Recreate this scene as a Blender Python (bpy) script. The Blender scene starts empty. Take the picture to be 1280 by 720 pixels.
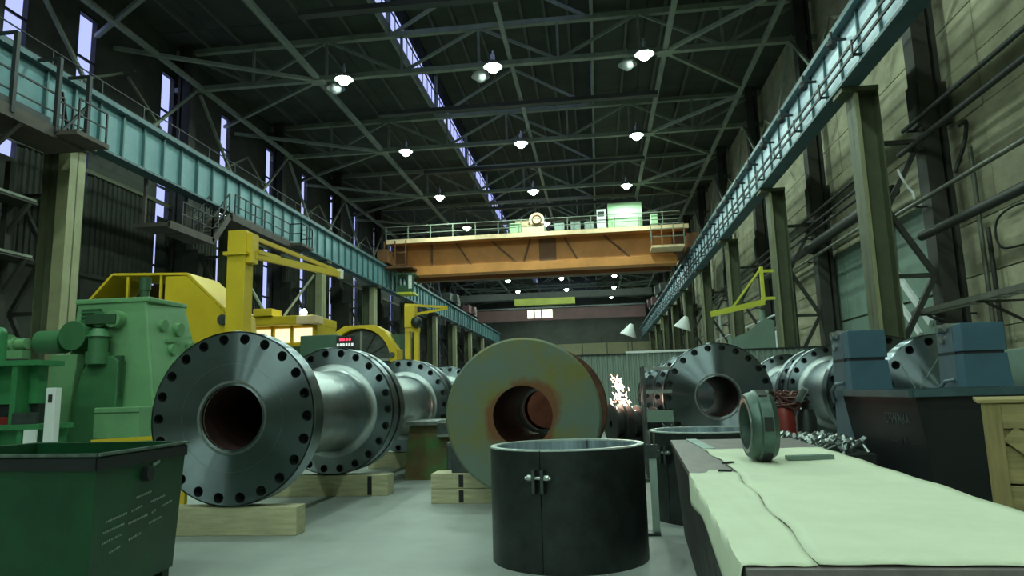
import bpy, bmesh, math, random
from mathutils import Vector, Matrix
random.seed(7)
PI = math.pi
SC = bpy.context.scene
COL = SC.collection

# ------------------------------------------------------------------ camera
cam_data = bpy.data.cameras.new('camera')
cam_data.sensor_width = 36.0
cam_data.lens = 36.0 * 870 / 1280
cam_data.clip_end = 400
cam = bpy.data.objects.new('camera', cam_data)
COL.objects.link(cam)
vy = Vector((108, -130, -870)).normalized()
vz = Vector((-167, 5840, -870)); vz = (vz - vz.dot(vy) * vy).normalized()
vx = vy.cross(vz)
m = Matrix((vx, vy, vz)).to_4x4()
m.translation = (0, 0, 1.55)
cam.matrix_world = m
SC.camera = cam

# ------------------------------------------------------------------ world and exposure
world = bpy.data.worlds.new('dusk_sky')
SC.world = world
world.use_nodes = True
bg = world.node_tree.nodes['Background']
bg.inputs[0].default_value = (0.56, 0.62, 1.0, 1)
bg.inputs[1].default_value = 1.35
SC.view_settings.view_transform = 'Standard'
SC.view_settings.look = 'None'
SC.view_settings.exposure = 0.0
SC.view_settings.gamma = 1.0
SC.view_settings.use_curve_mapping = False
LAMP_POWER = 1850
LAMP_COLOR = (0.74, 1.0, 0.83)
SKY_GLASS = (0.88, 0.9, 1.0)

# ------------------------------------------------------------------ materials
MATS = {}
def mat(name, col, rough=0.6, metal=0.0, var=0.25, scale=3.0, col2=None, lo=0.35, hi=0.7, bump=0.0, bscale=40.0,
        aniso=0.0, axis='Y', coords='Object', stretch=(1, 1, 1), detail=6.0, rot=0.0):
    if name in MATS: return MATS[name]
    M = bpy.data.materials.new(name); M.use_nodes = True
    nt = M.node_tree; N = nt.nodes; L = nt.links
    b = N['Principled BSDF']
    tc = N.new('ShaderNodeTexCoord'); mp = N.new('ShaderNodeMapping'); mp.inputs['Scale'].default_value = stretch
    L.new(tc.outputs[coords], mp.inputs[0])
    nz = N.new('ShaderNodeTexNoise'); nz.inputs['Scale'].default_value = scale; nz.inputs['Detail'].default_value = detail
    nz.inputs['Roughness'].default_value = 0.65
    L.new(mp.outputs[0], nz.inputs['Vector'])
    r = N.new('ShaderNodeValToRGB')
    r.color_ramp.elements[0].position = lo; r.color_ramp.elements[1].position = hi
    c2 = col2 if col2 else tuple(min(1, c * (1 + var)) for c in col)
    c1 = col if col2 else tuple(c * (1 - var) for c in col)
    r.color_ramp.elements[0].color = (*c1, 1); r.color_ramp.elements[1].color = (*c2, 1)
    L.new(nz.outputs['Fac'], r.inputs[0]); L.new(r.outputs[0], b.inputs['Base Color'])
    b.inputs['Roughness'].default_value = rough; b.inputs['Metallic'].default_value = metal
    if aniso:
        b.inputs['Anisotropic'].default_value = aniso; b.inputs['Anisotropic Rotation'].default_value = rot
        t = N.new('ShaderNodeTangent'); t.direction_type = 'RADIAL'; t.axis = axis
        L.new(t.outputs[0], b.inputs['Tangent'])
    if bump:
        bn = N.new('ShaderNodeBump'); bn.inputs['Strength'].default_value = bump
        n2 = N.new('ShaderNodeTexNoise'); n2.inputs['Scale'].default_value = bscale; n2.inputs['Detail'].default_value = 4
        L.new(mp.outputs[0], n2.inputs['Vector']); L.new(n2.outputs['Fac'], bn.inputs['Height']); L.new(bn.outputs[0], b.inputs['Normal'])
    MATS[name] = M
    return M

def emis(name, col, s):
    if name in MATS: return MATS[name]
    M = bpy.data.materials.new(name); M.use_nodes = True
    b = M.node_tree.nodes['Principled BSDF']
    b.inputs['Base Color'].default_value = (*col, 1)
    b.inputs['Emission Color'].default_value = (*col, 1); b.inputs['Emission Strength'].default_value = s
    MATS[name] = M
    return M

def glass(name, tint, gloss=0.05):
    M = bpy.data.materials.new(name); M.use_nodes = True
    nt = M.node_tree; N = nt.nodes; L = nt.links
    N.remove(N['Principled BSDF'])
    t = N.new('ShaderNodeBsdfTransparent'); t.inputs[0].default_value = (*tint, 1)
    g = N.new('ShaderNodeBsdfGlossy'); g.inputs['Roughness'].default_value = 0.08
    mx = N.new('ShaderNodeMixShader'); mx.inputs[0].default_value = gloss
    L.new(t.outputs[0], mx.inputs[1]); L.new(g.outputs[0], mx.inputs[2]); L.new(mx.outputs[0], N['Material Output'].inputs[0])
    MATS[name] = M
    return M

STEEL = mat('turned_steel', (0.28, 0.335, 0.365), 0.31, 1.0, 0.10, 2.0, aniso=1.0, axis='Y', rot=0.25)
HOLE = mat('bolt_hole_steel', (0.16, 0.18, 0.18), 0.35, 0.85, 0.2, 6.0)
STEEL_EDGE = mat('turned_steel_edge', (0.42, 0.47, 0.48), 0.36, 1.0, 0.12, 3.0)
STEEL_DARK = mat('dark_steel', (0.10, 0.115, 0.115), 0.5, 0.9, 0.25, 4.0)
STEEL_BLACK = mat('mill_scale_steel', (0.034, 0.042, 0.040), 0.42, 0.5, 0.3, 6.0, bump=0.05)
RIM = mat('bright_machined_rim', (0.62, 0.70, 0.67), 0.35, 0.35, 0.15, 12.0)
STEEL_BRIGHT = mat('bright_steel', (0.62, 0.66, 0.65), 0.28, 1.0, 0.15, 12.0)
BORE = mat('red_primer_bore', (0.035, 0.007, 0.005), 0.85, 0.0, 0.4, 5.0)
RUST = mat('rusty_green_plate', (0.13, 0.18, 0.145), 0.55, 0.1, col2=(0.17, 0.17, 0.045), scale=1.6, lo=0.42, hi=0.62, bump=0.05)
RUSTB = mat('brown_rust', (0.075, 0.028, 0.012), 0.75, 0.0, 0.5, 5.0)
RUSTBOX = mat('rusty_stand_paint', (0.13, 0.085, 0.03), 0.7, 0.0, col2=(0.06, 0.19, 0.055), scale=2.4, lo=0.4, hi=0.68)
WOOD = mat('pale_timber', (0.52, 0.49, 0.31), 0.75, 0.0, 0.2, 3.0, stretch=(1, 8, 8), bump=0.1)
WOODC = mat('crate_pine', (0.33, 0.27, 0.115), 0.75, 0.0, 0.28, 2.5, stretch=(1, 6, 9), bump=0.1)
WOODV = mat('crate_pine_upright', (0.30, 0.24, 0.10), 0.75, 0.0, 0.28, 2.5, stretch=(9, 6, 1), bump=0.1)
CONC = mat('concrete_floor', (0.27, 0.30, 0.28), 0.55, 0.0, col2=(0.40, 0.44, 0.42), scale=0.7, lo=0.3, hi=0.75, bump=0.04)
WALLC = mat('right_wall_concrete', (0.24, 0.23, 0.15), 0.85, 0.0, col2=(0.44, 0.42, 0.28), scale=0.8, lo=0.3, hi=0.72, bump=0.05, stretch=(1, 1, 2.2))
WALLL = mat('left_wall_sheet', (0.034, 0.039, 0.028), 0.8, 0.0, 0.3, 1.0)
WALLE = mat('end_wall_paint', (0.055, 0.06, 0.05), 0.85, 0.0, 0.3, 0.3)
WALLP = mat('end_wall_panel', (0.20, 0.19, 0.11), 0.8, 0.0, 0.15, 0.6)
ROOF = mat('roof_deck', (0.042, 0.052, 0.038), 0.9, 0.0, 0.3, 0.5)
PURL = mat('purlin_paint', (0.075, 0.085, 0.07), 0.7, 0.0, 0.2, 1.2)
TRUSS = mat('truss_paint', (0.20, 0.235, 0.18), 0.6, 0.0, 0.2, 1.2)
TRUSSD = mat('dark_tie_paint', (0.035, 0.04, 0.036), 0.6, 0.0, 0.2, 1.2)
COLM = mat('column_olive_paint', (0.085, 0.098, 0.052), 0.65, 0.0, 0.18, 1.4)
COLL = mat('column_olive_lit', (0.27, 0.275, 0.15), 0.6, 0.0, 0.15, 1.4)  # paler copy of the column olive, with lamp light on the flange edges painted in
COLD = mat('column_dark_paint', (0.035, 0.036, 0.028), 0.7, 0.0, 0.25, 1.4)
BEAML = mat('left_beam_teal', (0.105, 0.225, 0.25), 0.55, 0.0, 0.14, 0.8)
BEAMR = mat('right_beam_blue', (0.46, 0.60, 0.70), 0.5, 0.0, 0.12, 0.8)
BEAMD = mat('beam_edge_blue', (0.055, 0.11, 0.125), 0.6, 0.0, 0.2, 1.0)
BEAMST = mat('beam_stiffener_teal', (0.05, 0.115, 0.12), 0.6, 0.0, 0.2, 1.0)
RAILD = mat('dark_railing_paint', (0.012, 0.016, 0.018), 0.6, 0.0, 0.2, 3.0)
WALKW = mat('walkway_brown', (0.06, 0.05, 0.042), 0.75, 0.0, 0.25, 2.0)
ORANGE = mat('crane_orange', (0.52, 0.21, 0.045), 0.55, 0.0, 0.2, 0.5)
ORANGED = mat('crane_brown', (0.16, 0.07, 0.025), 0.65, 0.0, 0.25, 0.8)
CREAM = mat('crane_trolley_cream', (0.80, 0.60, 0.36), 0.55, 0.0, 0.15, 1.5)
CABG = mat('pale_green_cabinet', (0.44, 0.72, 0.40), 0.5, 0.0, 0.06, 0.8)
MAROON = mat('far_crane_maroon', (0.11, 0.05, 0.052), 0.6, 0.0, 0.2, 0.6)
OLIVE = mat('far_crane_yellow_green', (0.33, 0.36, 0.06), 0.6, 0.0, 0.2, 0.6)
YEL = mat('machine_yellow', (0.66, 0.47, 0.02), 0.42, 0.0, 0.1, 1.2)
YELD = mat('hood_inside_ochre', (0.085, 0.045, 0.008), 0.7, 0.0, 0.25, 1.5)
YELG = mat('jib_yellow_green', (0.60, 0.62, 0.06), 0.5, 0.0, 0.12, 1.2)
GRN = mat('machine_green', (0.15, 0.33, 0.155), 0.48, 0.0, 0.14, 1.0)
GRNM = mat('machine_mid_green', (0.05, 0.17, 0.07), 0.45, 0.0, 0.16, 1.2)
GRND = mat('machine_deep_green', (0.03, 0.085, 0.04), 0.5, 0.0, 0.2, 1.5)
GRNF = mat('frame_green', (0.035, 0.20, 0.07), 0.45, 0.0, 0.15, 1.5)
GRNB = mat('bin_green', (0.003, 0.055, 0.017), 0.45, 0.0, 0.3, 2.0)
BINRIM = mat('bin_rim_worn', (0.12, 0.17, 0.14), 0.5, 0.3, 0.4, 6.0)
SKIPB = mat('skip_black', (0.010, 0.013, 0.015), 0.5, 0.0, 0.3, 2.0)
SKIPR = mat('skip_rim_blue', (0.06, 0.115, 0.13), 0.5, 0.2, 0.2, 3.0)
BLUE = mat('stand_blue', (0.060, 0.135, 0.19), 0.45, 0.0, 0.14, 1.4)
BLUEG = mat('stand_grey_blue', (0.10, 0.145, 0.175), 0.5, 0.0, 0.14, 1.4)
GREYG = mat('grey_green_sheet', (0.17, 0.25, 0.20), 0.6, 0.0, 0.12, 0.8)
FENCE = mat('fence_sheet', (0.21, 0.27, 0.23), 0.5, 0.1, 0.1, 0.8)
WHITE = mat('white_enamel', (0.72, 0.76, 0.74), 0.45, 0.0, 0.06, 2.0)
PAPER = mat('pale_green_paper', (0.66, 0.72, 0.55), 0.85, 0.0, 0.06, 2.5, bump=0.15, bscale=5)
BOARD = mat('mauve_board', (0.19, 0.165, 0.16), 0.5, 0.0, 0.2, 2.0, stretch=(4, 1, 1))
CHALK = mat('chalk_white_paint', (0.25, 0.34, 0.28), 0.8, 0.0, 0.35, 30.0)
CHALKD = mat('worn_grey_paint', (0.13, 0.15, 0.15), 0.8, 0.0, 0.4, 30.0)
NUT = mat('green_oxide_steel', (0.085, 0.135, 0.12), 0.4, 0.6, 0.25, 5.0)
RED = mat('red_paint', (0.22, 0.018, 0.015), 0.45, 0.0, 0.25, 3.0)
RUBBER = mat('black_rubber', (0.012, 0.013, 0.013), 0.6, 0.0, 0.2, 5.0)
PIPE = mat('pipe_grey', (0.12, 0.125, 0.10), 0.45, 0.3, 0.2, 2.0)
PIPED = mat('pipe_dark', (0.028, 0.03, 0.026), 0.55, 0.2, 0.2, 2.0)
LAMPM = mat('lamp_reflector', (0.55, 0.58, 0.56), 0.35, 0.8, 0.1, 4.0)
BULB = emis('lamp_bulb_glow', (0.80, 1.0, 0.90), 30.0)
WARMW = emis('lit_machine_window', (1.0, 0.93, 0.62), 1.0)
COOLW = emis('lit_cab_window', (0.9, 1.0, 0.78), 1.3)
SPARK = emis('spark_glow', (1.0, 0.62, 0.50), 4.5)
REDLED = emis('red_digits', (1.0, 0.05, 0.12), 1.3)
WHTLED = emis('white_digits', (0.8, 0.9, 0.85), 0.7)
GLASS = glass('window_glass', SKY_GLASS)
for k in (BULB, SPARK, REDLED, WHTLED):
    k.cycles.emission_sampling = 'NONE'

# ------------------------------------------------------------------ helpers
def wloc(o):
    v = Vector((0, 0, 0))
    while o is not None:
        v = v + Vector(o.location); o = o.parent
    return v

class MB:
    """collects shapes in world coordinates, then becomes ONE mesh object"""
    def __init__(s): s.v = []; s.f = []
    def add(s, vs, fs):
        n = len(s.v); s.v += [Vector(p) for p in vs]; s.f += [tuple(n + i for i in f) for f in fs]; return s
    def hexa(s, p):   # 4 bottom (ccw), 4 top
        return s.add(p, [(3, 2, 1, 0), (4, 5, 6, 7), (0, 1, 5, 4), (1, 2, 6, 5), (2, 3, 7, 6), (3, 0, 4, 7)])
    def box(s, x0, x1, y0, y1, z0, z1):
        return s.hexa([(x0, y0, z0), (x1, y0, z0), (x1, y1, z0), (x0, y1, z0), (x0, y0, z1), (x1, y0, z1), (x1, y1, z1), (x0, y1, z1)])
    def bar(s, p, q, w, h, up=(0, 0, 1)):
        p = Vector(p); q = Vector(q); d = (q - p).normalized(); up = Vector(up)
        if abs(d.dot(up)) > 0.98: up = Vector((0, 1, 0))
        a = d.cross(up).normalized() * w / 2; b = a.cross(d).normalized() * h / 2
        return s.hexa([p - a - b, q - a - b, q + a - b, p + a - b, p - a + b, q - a + b, q + a + b, p + a + b])
    def tube(s, pts, r, n=8, closed=False, cap=True):
        pts = [Vector(p) for p in pts]; rings = []; N = len(pts); prev = None
        for i, p in enumerate(pts):
            if closed: d = pts[(i + 1) % N] - pts[i - 1]
            else: d = pts[min(i + 1, N - 1)] - pts[max(i - 1, 0)]
            d.normalize()
            if prev is None:
                u = Vector((0, 0, 1)) if abs(d.z) < 0.9 else Vector((1, 0, 0))
            else: u = prev
            a = (u - d * u.dot(d)).normalized(); prev = a; b = d.cross(a)
            rr = r[i] if isinstance(r, (list, tuple)) else r
            rings.append([p + (a * math.cos(2 * PI * k / n) + b * math.sin(2 * PI * k / n)) * rr for k in range(n)])
        vs = [v for q in rings for v in q]; fs = []
        for i in range(N if closed else N - 1):
            j = (i + 1) % N
            for k in range(n): fs.append((i * n + k, i * n + (k + 1) % n, j * n + (k + 1) % n, j * n + k))
        if cap and not closed:
            fs.append(tuple(range(n - 1, -1, -1))); fs.append(tuple((N - 1) * n + k for k in range(n)))
        return s.add(vs, fs)
    def lathe(s, prof, c, axis='Y', n=48, close=False):
        """prof: list of (radius, along-axis)"""
        c = Vector(c); ax = {'X': (Vector((1, 0, 0)), Vector((0, 1, 0)), Vector((0, 0, 1))), 'Y': (Vector((0, 1, 0)), Vector((0, 0, 1)), Vector((1, 0, 0))),
              'Z': (Vector((0, 0, 1)), Vector((1, 0, 0)), Vector((0, 1, 0)))}[axis] if isinstance(axis, str) else axis
        A, B, Cc = ax; vs = []
        for r, t in prof:
            for k in range(n):
                w = 2 * PI * k / n
                vs.append(c + A * t + (B * math.cos(w) + Cc * math.sin(w)) * r)
        P = len(prof); fs = []
        for i in range(P if close else P - 1):
            j = (i + 1) % P
            for k in range(n): fs.append((i * n + k, i * n + (k + 1) % n, j * n + (k + 1) % n, j * n + k))
        return s.add(vs, fs)
    def cyl(s, p, q, r, n=20, r2=None):
        return s.tube([p, q], [r, r if r2 is None else r2], n)
    def prism(s, poly, axis, a, b):
        """poly: 2-D points in the two other axes (x,z for Y; y,z for X; x,y for Z)"""
        mk = {'Y': lambda p, t: (p[0], t, p[1]), 'X': lambda p, t: (t, p[0], p[1]), 'Z': lambda p, t: (p[0], p[1], t)}[axis]
        n = len(poly); vs = [mk(p, a) for p in poly] + [mk(p, b) for p in poly]
        fs = [tuple(range(n)), tuple(range(2 * n - 1, n - 1, -1))] + [(i, (i + 1) % n, n + (i + 1) % n, n + i) for i in range(n)]
        return s.add(vs, fs)
    def ball(s, c, r, n=8):
        prof = [(max(1e-4, r * math.sin(PI * i / n)), -r * math.cos(PI * i / n)) for i in range(n + 1)]
        return s.lathe(prof, c, 'Z', n * 2)
    def build(s, name, material, parent=None, smooth=None, bevel=0.0, merge=False):
        off = wloc(parent) if parent is not None else Vector((0, 0, 0))
        me = bpy.data.meshes.new(name)
        bm = bmesh.new()
        bv = [bm.verts.new(v - off) for v in s.v]
        for f in s.f:
            try: bm.faces.new([bv[i] for i in f])
            except ValueError: pass
        if merge: bmesh.ops.remove_doubles(bm, verts=bm.verts, dist=1e-4)
        bmesh.ops.recalc_face_normals(bm, faces=bm.faces)
        if bevel: bmesh.ops.bevel(bm, geom=[e for e in bm.edges if e.is_manifold and e.calc_face_angle(0) > 0.5], offset=bevel, segments=2, affect='EDGES', profile=0.6)
        bm.to_mesh(me); bm.free()
        if smooth:
            for p in me.polygons: p.use_smooth = True
            me.set_sharp_from_angle(angle=math.radians(smooth))
        me.materials.append(material)
        o = bpy.data.objects.new(name, me); COL.objects.link(o)
        if parent is not None: o.parent = parent
        return o

def B(*a): return MB().box(*a)
def tag(o, label, cat, group=None):
    o['label'] = label; o['category'] = cat
    if group: o['group'] = group
    return o
def thing(name, loc, label, cat, group=None):
    o = bpy.data.objects.new(name, None); COL.objects.link(o); o.location = loc; o.empty_display_size = 0.2
    return tag(o, label, cat, group)
def setting(name, loc=(0, 0, 0)):
    o = bpy.data.objects.new(name, None); COL.objects.link(o); o.location = loc; o['kind'] = 'structure'
    return o
KIDS = {}
def clone(o, loc=None, label=None, parent=None):
    c = o.copy(); COL.objects.link(c)
    if parent is not None: c.parent = parent
    if loc is not None: c.location = loc
    if label: c['label'] = label
    for ch in list(o.children): clone(ch, parent=c)
    return c
def piece(src, dx, parent):
    """one more piece of the same kind on the same parent, sharing mesh data"""
    c = src.copy(); COL.objects.link(c); c.parent = parent; c.location = Vector(src.location) + Vector(dx); return c
def curve_pts(P_, n=6):
    P_ = [Vector(p) for p in P_]; P_ = [P_[0] * 2 - P_[1]] + P_ + [P_[-1] * 2 - P_[-2]]; out = []
    for i in range(1, len(P_) - 2):
        a, b, c, d = P_[i - 1:i + 3]
        for k in range(n):
            t = k / n; out.append(.5 * ((2 * b) + (c - a) * t + (2 * a - 5 * b + 4 * c - d) * t * t + (3 * b - a - 3 * c + d) * t ** 3))
    return out + [P_[-2]]
def text_mesh(name, body, size, material, parent, origin, xdir, updir, squash=1.0):
    cu = bpy.data.curves.new(name, 'FONT'); cu.body = body; cu.size = size; cu.align_x = 'CENTER'; cu.extrude = 0.002
    o = bpy.data.objects.new(name, cu); COL.objects.link(o)
    me = bpy.data.meshes.new_from_object(o.evaluated_get(bpy.context.evaluated_depsgraph_get()))
    bpy.data.objects.remove(o)
    x = Vector(xdir).normalized(); u = Vector(updir).normalized(); n = x.cross(u); org = Vector(origin) - wloc(parent)
    for v in me.vertices: v.co = org + x * v.co.x * squash + u * v.co.y + n * v.co.z
    me.materials.clear(); me.materials.append(material)
    t = bpy.data.objects.new(name, me); COL.objects.link(t); t.parent = parent
    return t
ORD = ['nearest', 'second', 'third', 'fourth', 'fifth', 'sixth', 'seventh', 'eighth', 'ninth', 'tenth', 'eleventh', 'twelfth']

# ------------------------------------------------------------------ hall dimensions
XL, XR = -16.9, 7.8          # crane runway centre lines
WL, WR = -20.8, 10.7         # inner wall faces
Y0, Y1 = -34.0, 126.0
BAY = 10.5
ZC = 17.4                    # lower chord
ZU = 19.4                    # upper chord
ZR = 19.75                   # roof deck
LX0, LX1 = -9.6, 0.5         # roof lantern
ROWS = [BAY * k for k in range(-3, 12)]     # -31.5 .. 115.5
K0 = 6                       # index of the first row in view (trusses)

# ------------------------------------------------------------------ floor, walls, ceiling
fl = B(WL - .4, WR + .4, Y0, Y1, -0.2, 0.0).build('floor', CONC); fl['kind'] = 'structure'

wr = setting('wall_right', (WR, 57, 0))
B(WR + .16, WR + .36, Y0, Y1, -0.2, 20.2).build('backing', WALLC, wr)
base = None
RH = 1.5
nrow = 13
for j in range(15):
    ya = Y0 + (Y1 - Y0) / 15 * j; yb = Y0 + (Y1 - Y0) / 15 * (j + 1)
    for i in range(nrow):
        if base is None: base = B(WR, WR + .17, ya + .012, yb - .012, .0, RH - .025).build('wall_panel', WALLC, wr, bevel=0.015); continue
        piece(base, (random.uniform(-.015, .015), (Y1 - Y0) / 15 * j, RH * i), wr)

wl = setting('wall_left', (WL, 57, 0))
WIN_Y = [21.65, 25.25] + [30.85 + 5.53 * k for k in range(16)]
WW = 0.55; WZ0, WZ1 = 4.2, 18.0
def corrugated(y0, y1, z0, z1, x, parent, name, material, pitch=.3, dep=.06, along='Y', both=True):
    n = max(1, round((y1 - y0) / pitch)); p = (y1 - y0) / n; pts = []
    for i in range(n):
        a = y0 + i * p
        pts += [(a, 0), (a + p * .4, 0), (a + p * .5, dep), (a + p * .9, dep)]
    pts.append((y1, 0)); m_ = MB(); vs = []; fs = []
    for t, d in pts:
        for z in (z0, z1):
            vs.append((x + d, t, z) if along == 'Y' else (t, x - d, z))
    for i in range(len(pts) - 1): fs.append((2 * i, 2 * i + 2, 2 * i + 3, 2 * i + 1))
    m_.add(vs, fs)
    return m_.build(name, material, parent)
edges = [Y0] + [e for w in WIN_Y for e in (w - WW, w + WW)] + [Y1]
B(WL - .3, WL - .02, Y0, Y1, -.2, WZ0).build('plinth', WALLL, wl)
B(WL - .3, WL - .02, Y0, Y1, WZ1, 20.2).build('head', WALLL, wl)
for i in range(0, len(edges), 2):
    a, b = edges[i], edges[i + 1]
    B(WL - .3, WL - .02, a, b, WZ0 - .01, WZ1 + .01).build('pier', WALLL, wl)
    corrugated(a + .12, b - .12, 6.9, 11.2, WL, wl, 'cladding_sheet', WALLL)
for z in (6.9, 11.25): B(WL - .02, WL + .14, Y0, Y1, z - .08, z + .08).build('girt', COLM if z > 9 else WALLL, wl)

for i, wy in enumerate(WIN_Y):
    w = setting('window_%d' % (i + 1), (WL - .12, wy, WZ0))
    f = MB()
    a, b = wy - WW, wy + WW; x0, x1 = WL - .1, WL - .02
    f.box(x0, x1, a, a + .05, WZ0, WZ1).box(x0, x1, b - .05, b, WZ0, WZ1)
    zs = [WZ0 + (WZ1 - WZ0) / 7 * k for k in range(8)]
    for z in zs: f.box(x0, x1, a, b, z - .05, z + .05)
    f.build('window_frame', RAILD, w)
    p0 = B(WL - .062, WL - .054, a + .05, b - .05, zs[0] + .05, zs[1] - .05).build('pane', GLASS, w)
    for k in range(1, 7): piece(p0, (0, 0, zs[k] - zs[0]), w)
    if i < 3: B(WL - .05, WL - .03, (wy - .34 if i == 2 else a), b, WZ0, 10.6).build('infill_board', WALLL, w)

we = setting('wall_end', (-5, Y1, 0))
B(WL - .4, WR + .4, Y1 - .6, Y1, -.2, 20.2).build('backing', WALLE, we)
pp = B(-20, -15.8, Y1 - .8, Y1 - .6, 5.0, 10.2).build('wall_panel', WALLP, we)
for k in range(1, 7): piece(pp, (4.4 * k, 0, 0), we)
wb = B(WL - .4, WR + .4, Y0 - .4, Y0, -.2, 20.2).build('wall_back', WALLE); wb['kind'] = 'structure'

ce = setting('ceiling', (-5, 57, ZR))
nb = 15; by = (Y1 - Y0) / nb
first = {}
for side, (xa, xb) in (('l', (WL - .4, LX0)), ('r', (LX1, WR + .4))):
    n = 4; w_ = (xb - xa) / n
    for k in range(n):
        src = B(xa + w_ * k + .02, xa + w_ * (k + 1) - .02, Y0 + .02, Y0 + by - .02, ZR, ZR + .2).build('roof_panel', ROOF, ce)
        for j in range(1, nb): piece(src, (0, by * j, 0), ce)
B(WL - .4, LX0 - .05, Y0, Y1, ZR + .21, ZR + .35).build('roof_felt', ROOF, ce)
B(LX1 + .05, WR + .4, Y0, Y1, ZR + .21, ZR + .35).build('roof_felt', ROOF, ce)
B(LX0 - .6, LX1 + .6, Y0, Y1, 22.5, 22.7).build('lantern_roof', ROOF, ce)
for k in range(1, 8):     # longitudinal purlins under the lantern roof and under the deck
    x = LX0 + (LX1 - LX0) * k / 8
    B(x - .07, x + .07, Y0, Y1, 22.25, 22.5).build('purlin', PURL, ce)
for x in (-19, -17.2, -15.2, -13.2, -11.4, 2.2, 4.0, 5.9, 7.8):
    B(x - .07, x + .07, Y0, Y1, ZR - .22, ZR).build('purlin', PURL, ce)
B(LX0 - .06, LX0 + .06, Y0, Y1, ZR - .3, ZR + .2).build('lantern_curb', TRUSS, ce)
B(LX1 - .06, LX1 + .06, Y0, Y1, ZR - .3, ZR + .2).build('lantern_curb', TRUSS, ce)
for Yb in (Y0, Y1): B(LX0 - .6, LX1 + .6, Yb - .1, Yb + .1, ZR, 22.6).build('lantern_gable', ROOF, ce)
n = 0
for sx in (LX0, LX1):     # lantern glazing bands
    w = setting('window_%d' % (len(WIN_Y) + 1 + n), (sx, 57, ZR)); n += 1
    f = MB()
    yy = Y0
    f.box(sx - .05, sx + .05, Y0, Y1, 22.2, 22.5).box(sx - .03, sx + .03, Y0, Y1, 20.98, 21.03)
    f.build('glazing_rail', RAILD, w)
    bar0 = B(sx - .02, sx + .02, Y0, Y0 + .05, ZR + .2, 22.3).build('glazing_bar', RAILD, w)
    pane0 = B(sx - .005, sx + .005, Y0 + .05, Y0 + 1.15, ZR + .2, 22.2).build('pane', GLASS, w)
    k = 1
    while Y0 + 1.15 * (k + 1) < Y1:
        piece(bar0, (0, 1.15 * k, 0), w); piece(pane0, (0, 1.15 * k, 0), w); k += 1
    B(sx - .02, sx + .02, Y0 + 1.15 * k, Y1, ZR + .4, 22.3).build('end_blank', ROOF, w)

# ------------------------------------------------------------------ roof trusses with horizontal bracing
def make_truss(y):
    t = thing('roof_truss', ((WL + WR) / 2, y, ZC), 'truss', 'truss', 'roof trusses')
    B(WL, WR, y - .14, y + .14, ZC - .12, ZC + .12).build('lower_chord', TRUSS, t)
    B(WL, WR, y - .14, y + .14, ZU - .12, ZU + .14).build('upper_chord', TRUSS, t)
    xs = [WL + .3, -17.0, -13.3, -9.6, -6.0, -4.4, -.8, 2.9, 4.0, 7.8, WR - .3]
    xs = [WL + .3 + (WR - WL - .6) / 8 * k for k in range(9)]
    for k, x in enumerate(xs):
        MB().bar((x, y, ZC), (x, y, ZU), .12, .12).build('vertical', TRUSS, t)
    for k in range(8):
        a, b = (ZC, ZU) if k % 2 else (ZU, ZC)
        MB().bar((xs[k], y, a), (xs[k + 1], y, b), .13, .13).build('diagonal', TRUSS, t)
    for x in (-9.6, .5):
        MB().bar((x, y, ZU), (x, y, 22.4), .2, .2).build('lantern_post', TRUSS, t)
    for p, q in (((-9.5, ZU), (-4.55, 22.3)), ((.4, ZU), (-4.55, 22.3))):
        MB().bar((p[0], y, p[1]), (q[0], y, q[1]), .14, .14).build('lantern_brace', TRUSS, t)
    for gx in (-13.2, 3.85):
        B(gx - .35, gx + .35, y - .3, y + .3, ZC - .17, ZC - .12).build('gusset', TRUSS, t)
        wx = WL if gx < 0 else 8.3
        for dy in (-BAY * .45, BAY * .45):
            MB().bar((gx, y, ZC - .06), (wx, y + dy, ZC - .06), .17, .17).build('wind_brace', TRUSS, t)
        for dx, dy in ((2.8 if gx < 0 else -2.8, BAY / 2),):
            pass
    return t
tr0 = None
def truss_label(k):
    if k < K0: return 'roof truss over the near shafts, above the top of the photo'
    if k == K0: return 'nearest roof truss in view, green grey lattice with three big lit lamps'
    return '%s roof truss in view, counted from the nearest one back' % ORD[k - 3]
for k, y in enumerate(ROWS):
    if tr0 is None: tr0 = make_truss(y); t = tr0
    else: t = clone(tr0, loc=(tr0.location[0], y, ZC))
    t['label'] = truss_label(k)
# longitudinal ties carried by the trusses and cross ties at mid bay
def tie(name, x, z, w, material, label):
    tag(B(x - w, x + w, -32, 116, z - w, z + w).build(name, material), label, 'tie beam')
tie('longitudinal_tie', -13.2, ZC + .02, .11, TRUSS, 'long steel tie joining the left gussets of the roof trusses')
tie('longitudinal_tie', 3.85, ZC + .02, .11, TRUSS, 'long steel tie joining the right gussets of the roof trusses')
tie('longitudinal_tie', -3.5, ZC + .2, .09, TRUSS, 'long steel tie under the roof ridge, beside the middle lamps')
tie('longitudinal_tie', -19.3, ZC - .06, .10, TRUSS, 'long steel tie along the foot of the roof at the left wall')
tie('longitudinal_tie', 8.3, ZC - .06, .10, TRUSS, 'long steel tie along the foot of the roof beside the right wall')
for i, k in enumerate(range(K0 - 1, 14)):
    y = ROWS[k] + BAY * .42
    a = tag(B(-11.5, 3.85, y - .2, y + .2, ZC - .30, ZC - .08).build('cross_tie', TRUSSD), 'dark flat tie beam across the roof, %s behind the %s' % ('midway', ('near edge of the photo' if k == K0 - 1 else ORD[k - K0] + ' visible truss')), 'tie beam', 'dark cross ties between roof trusses')

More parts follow.
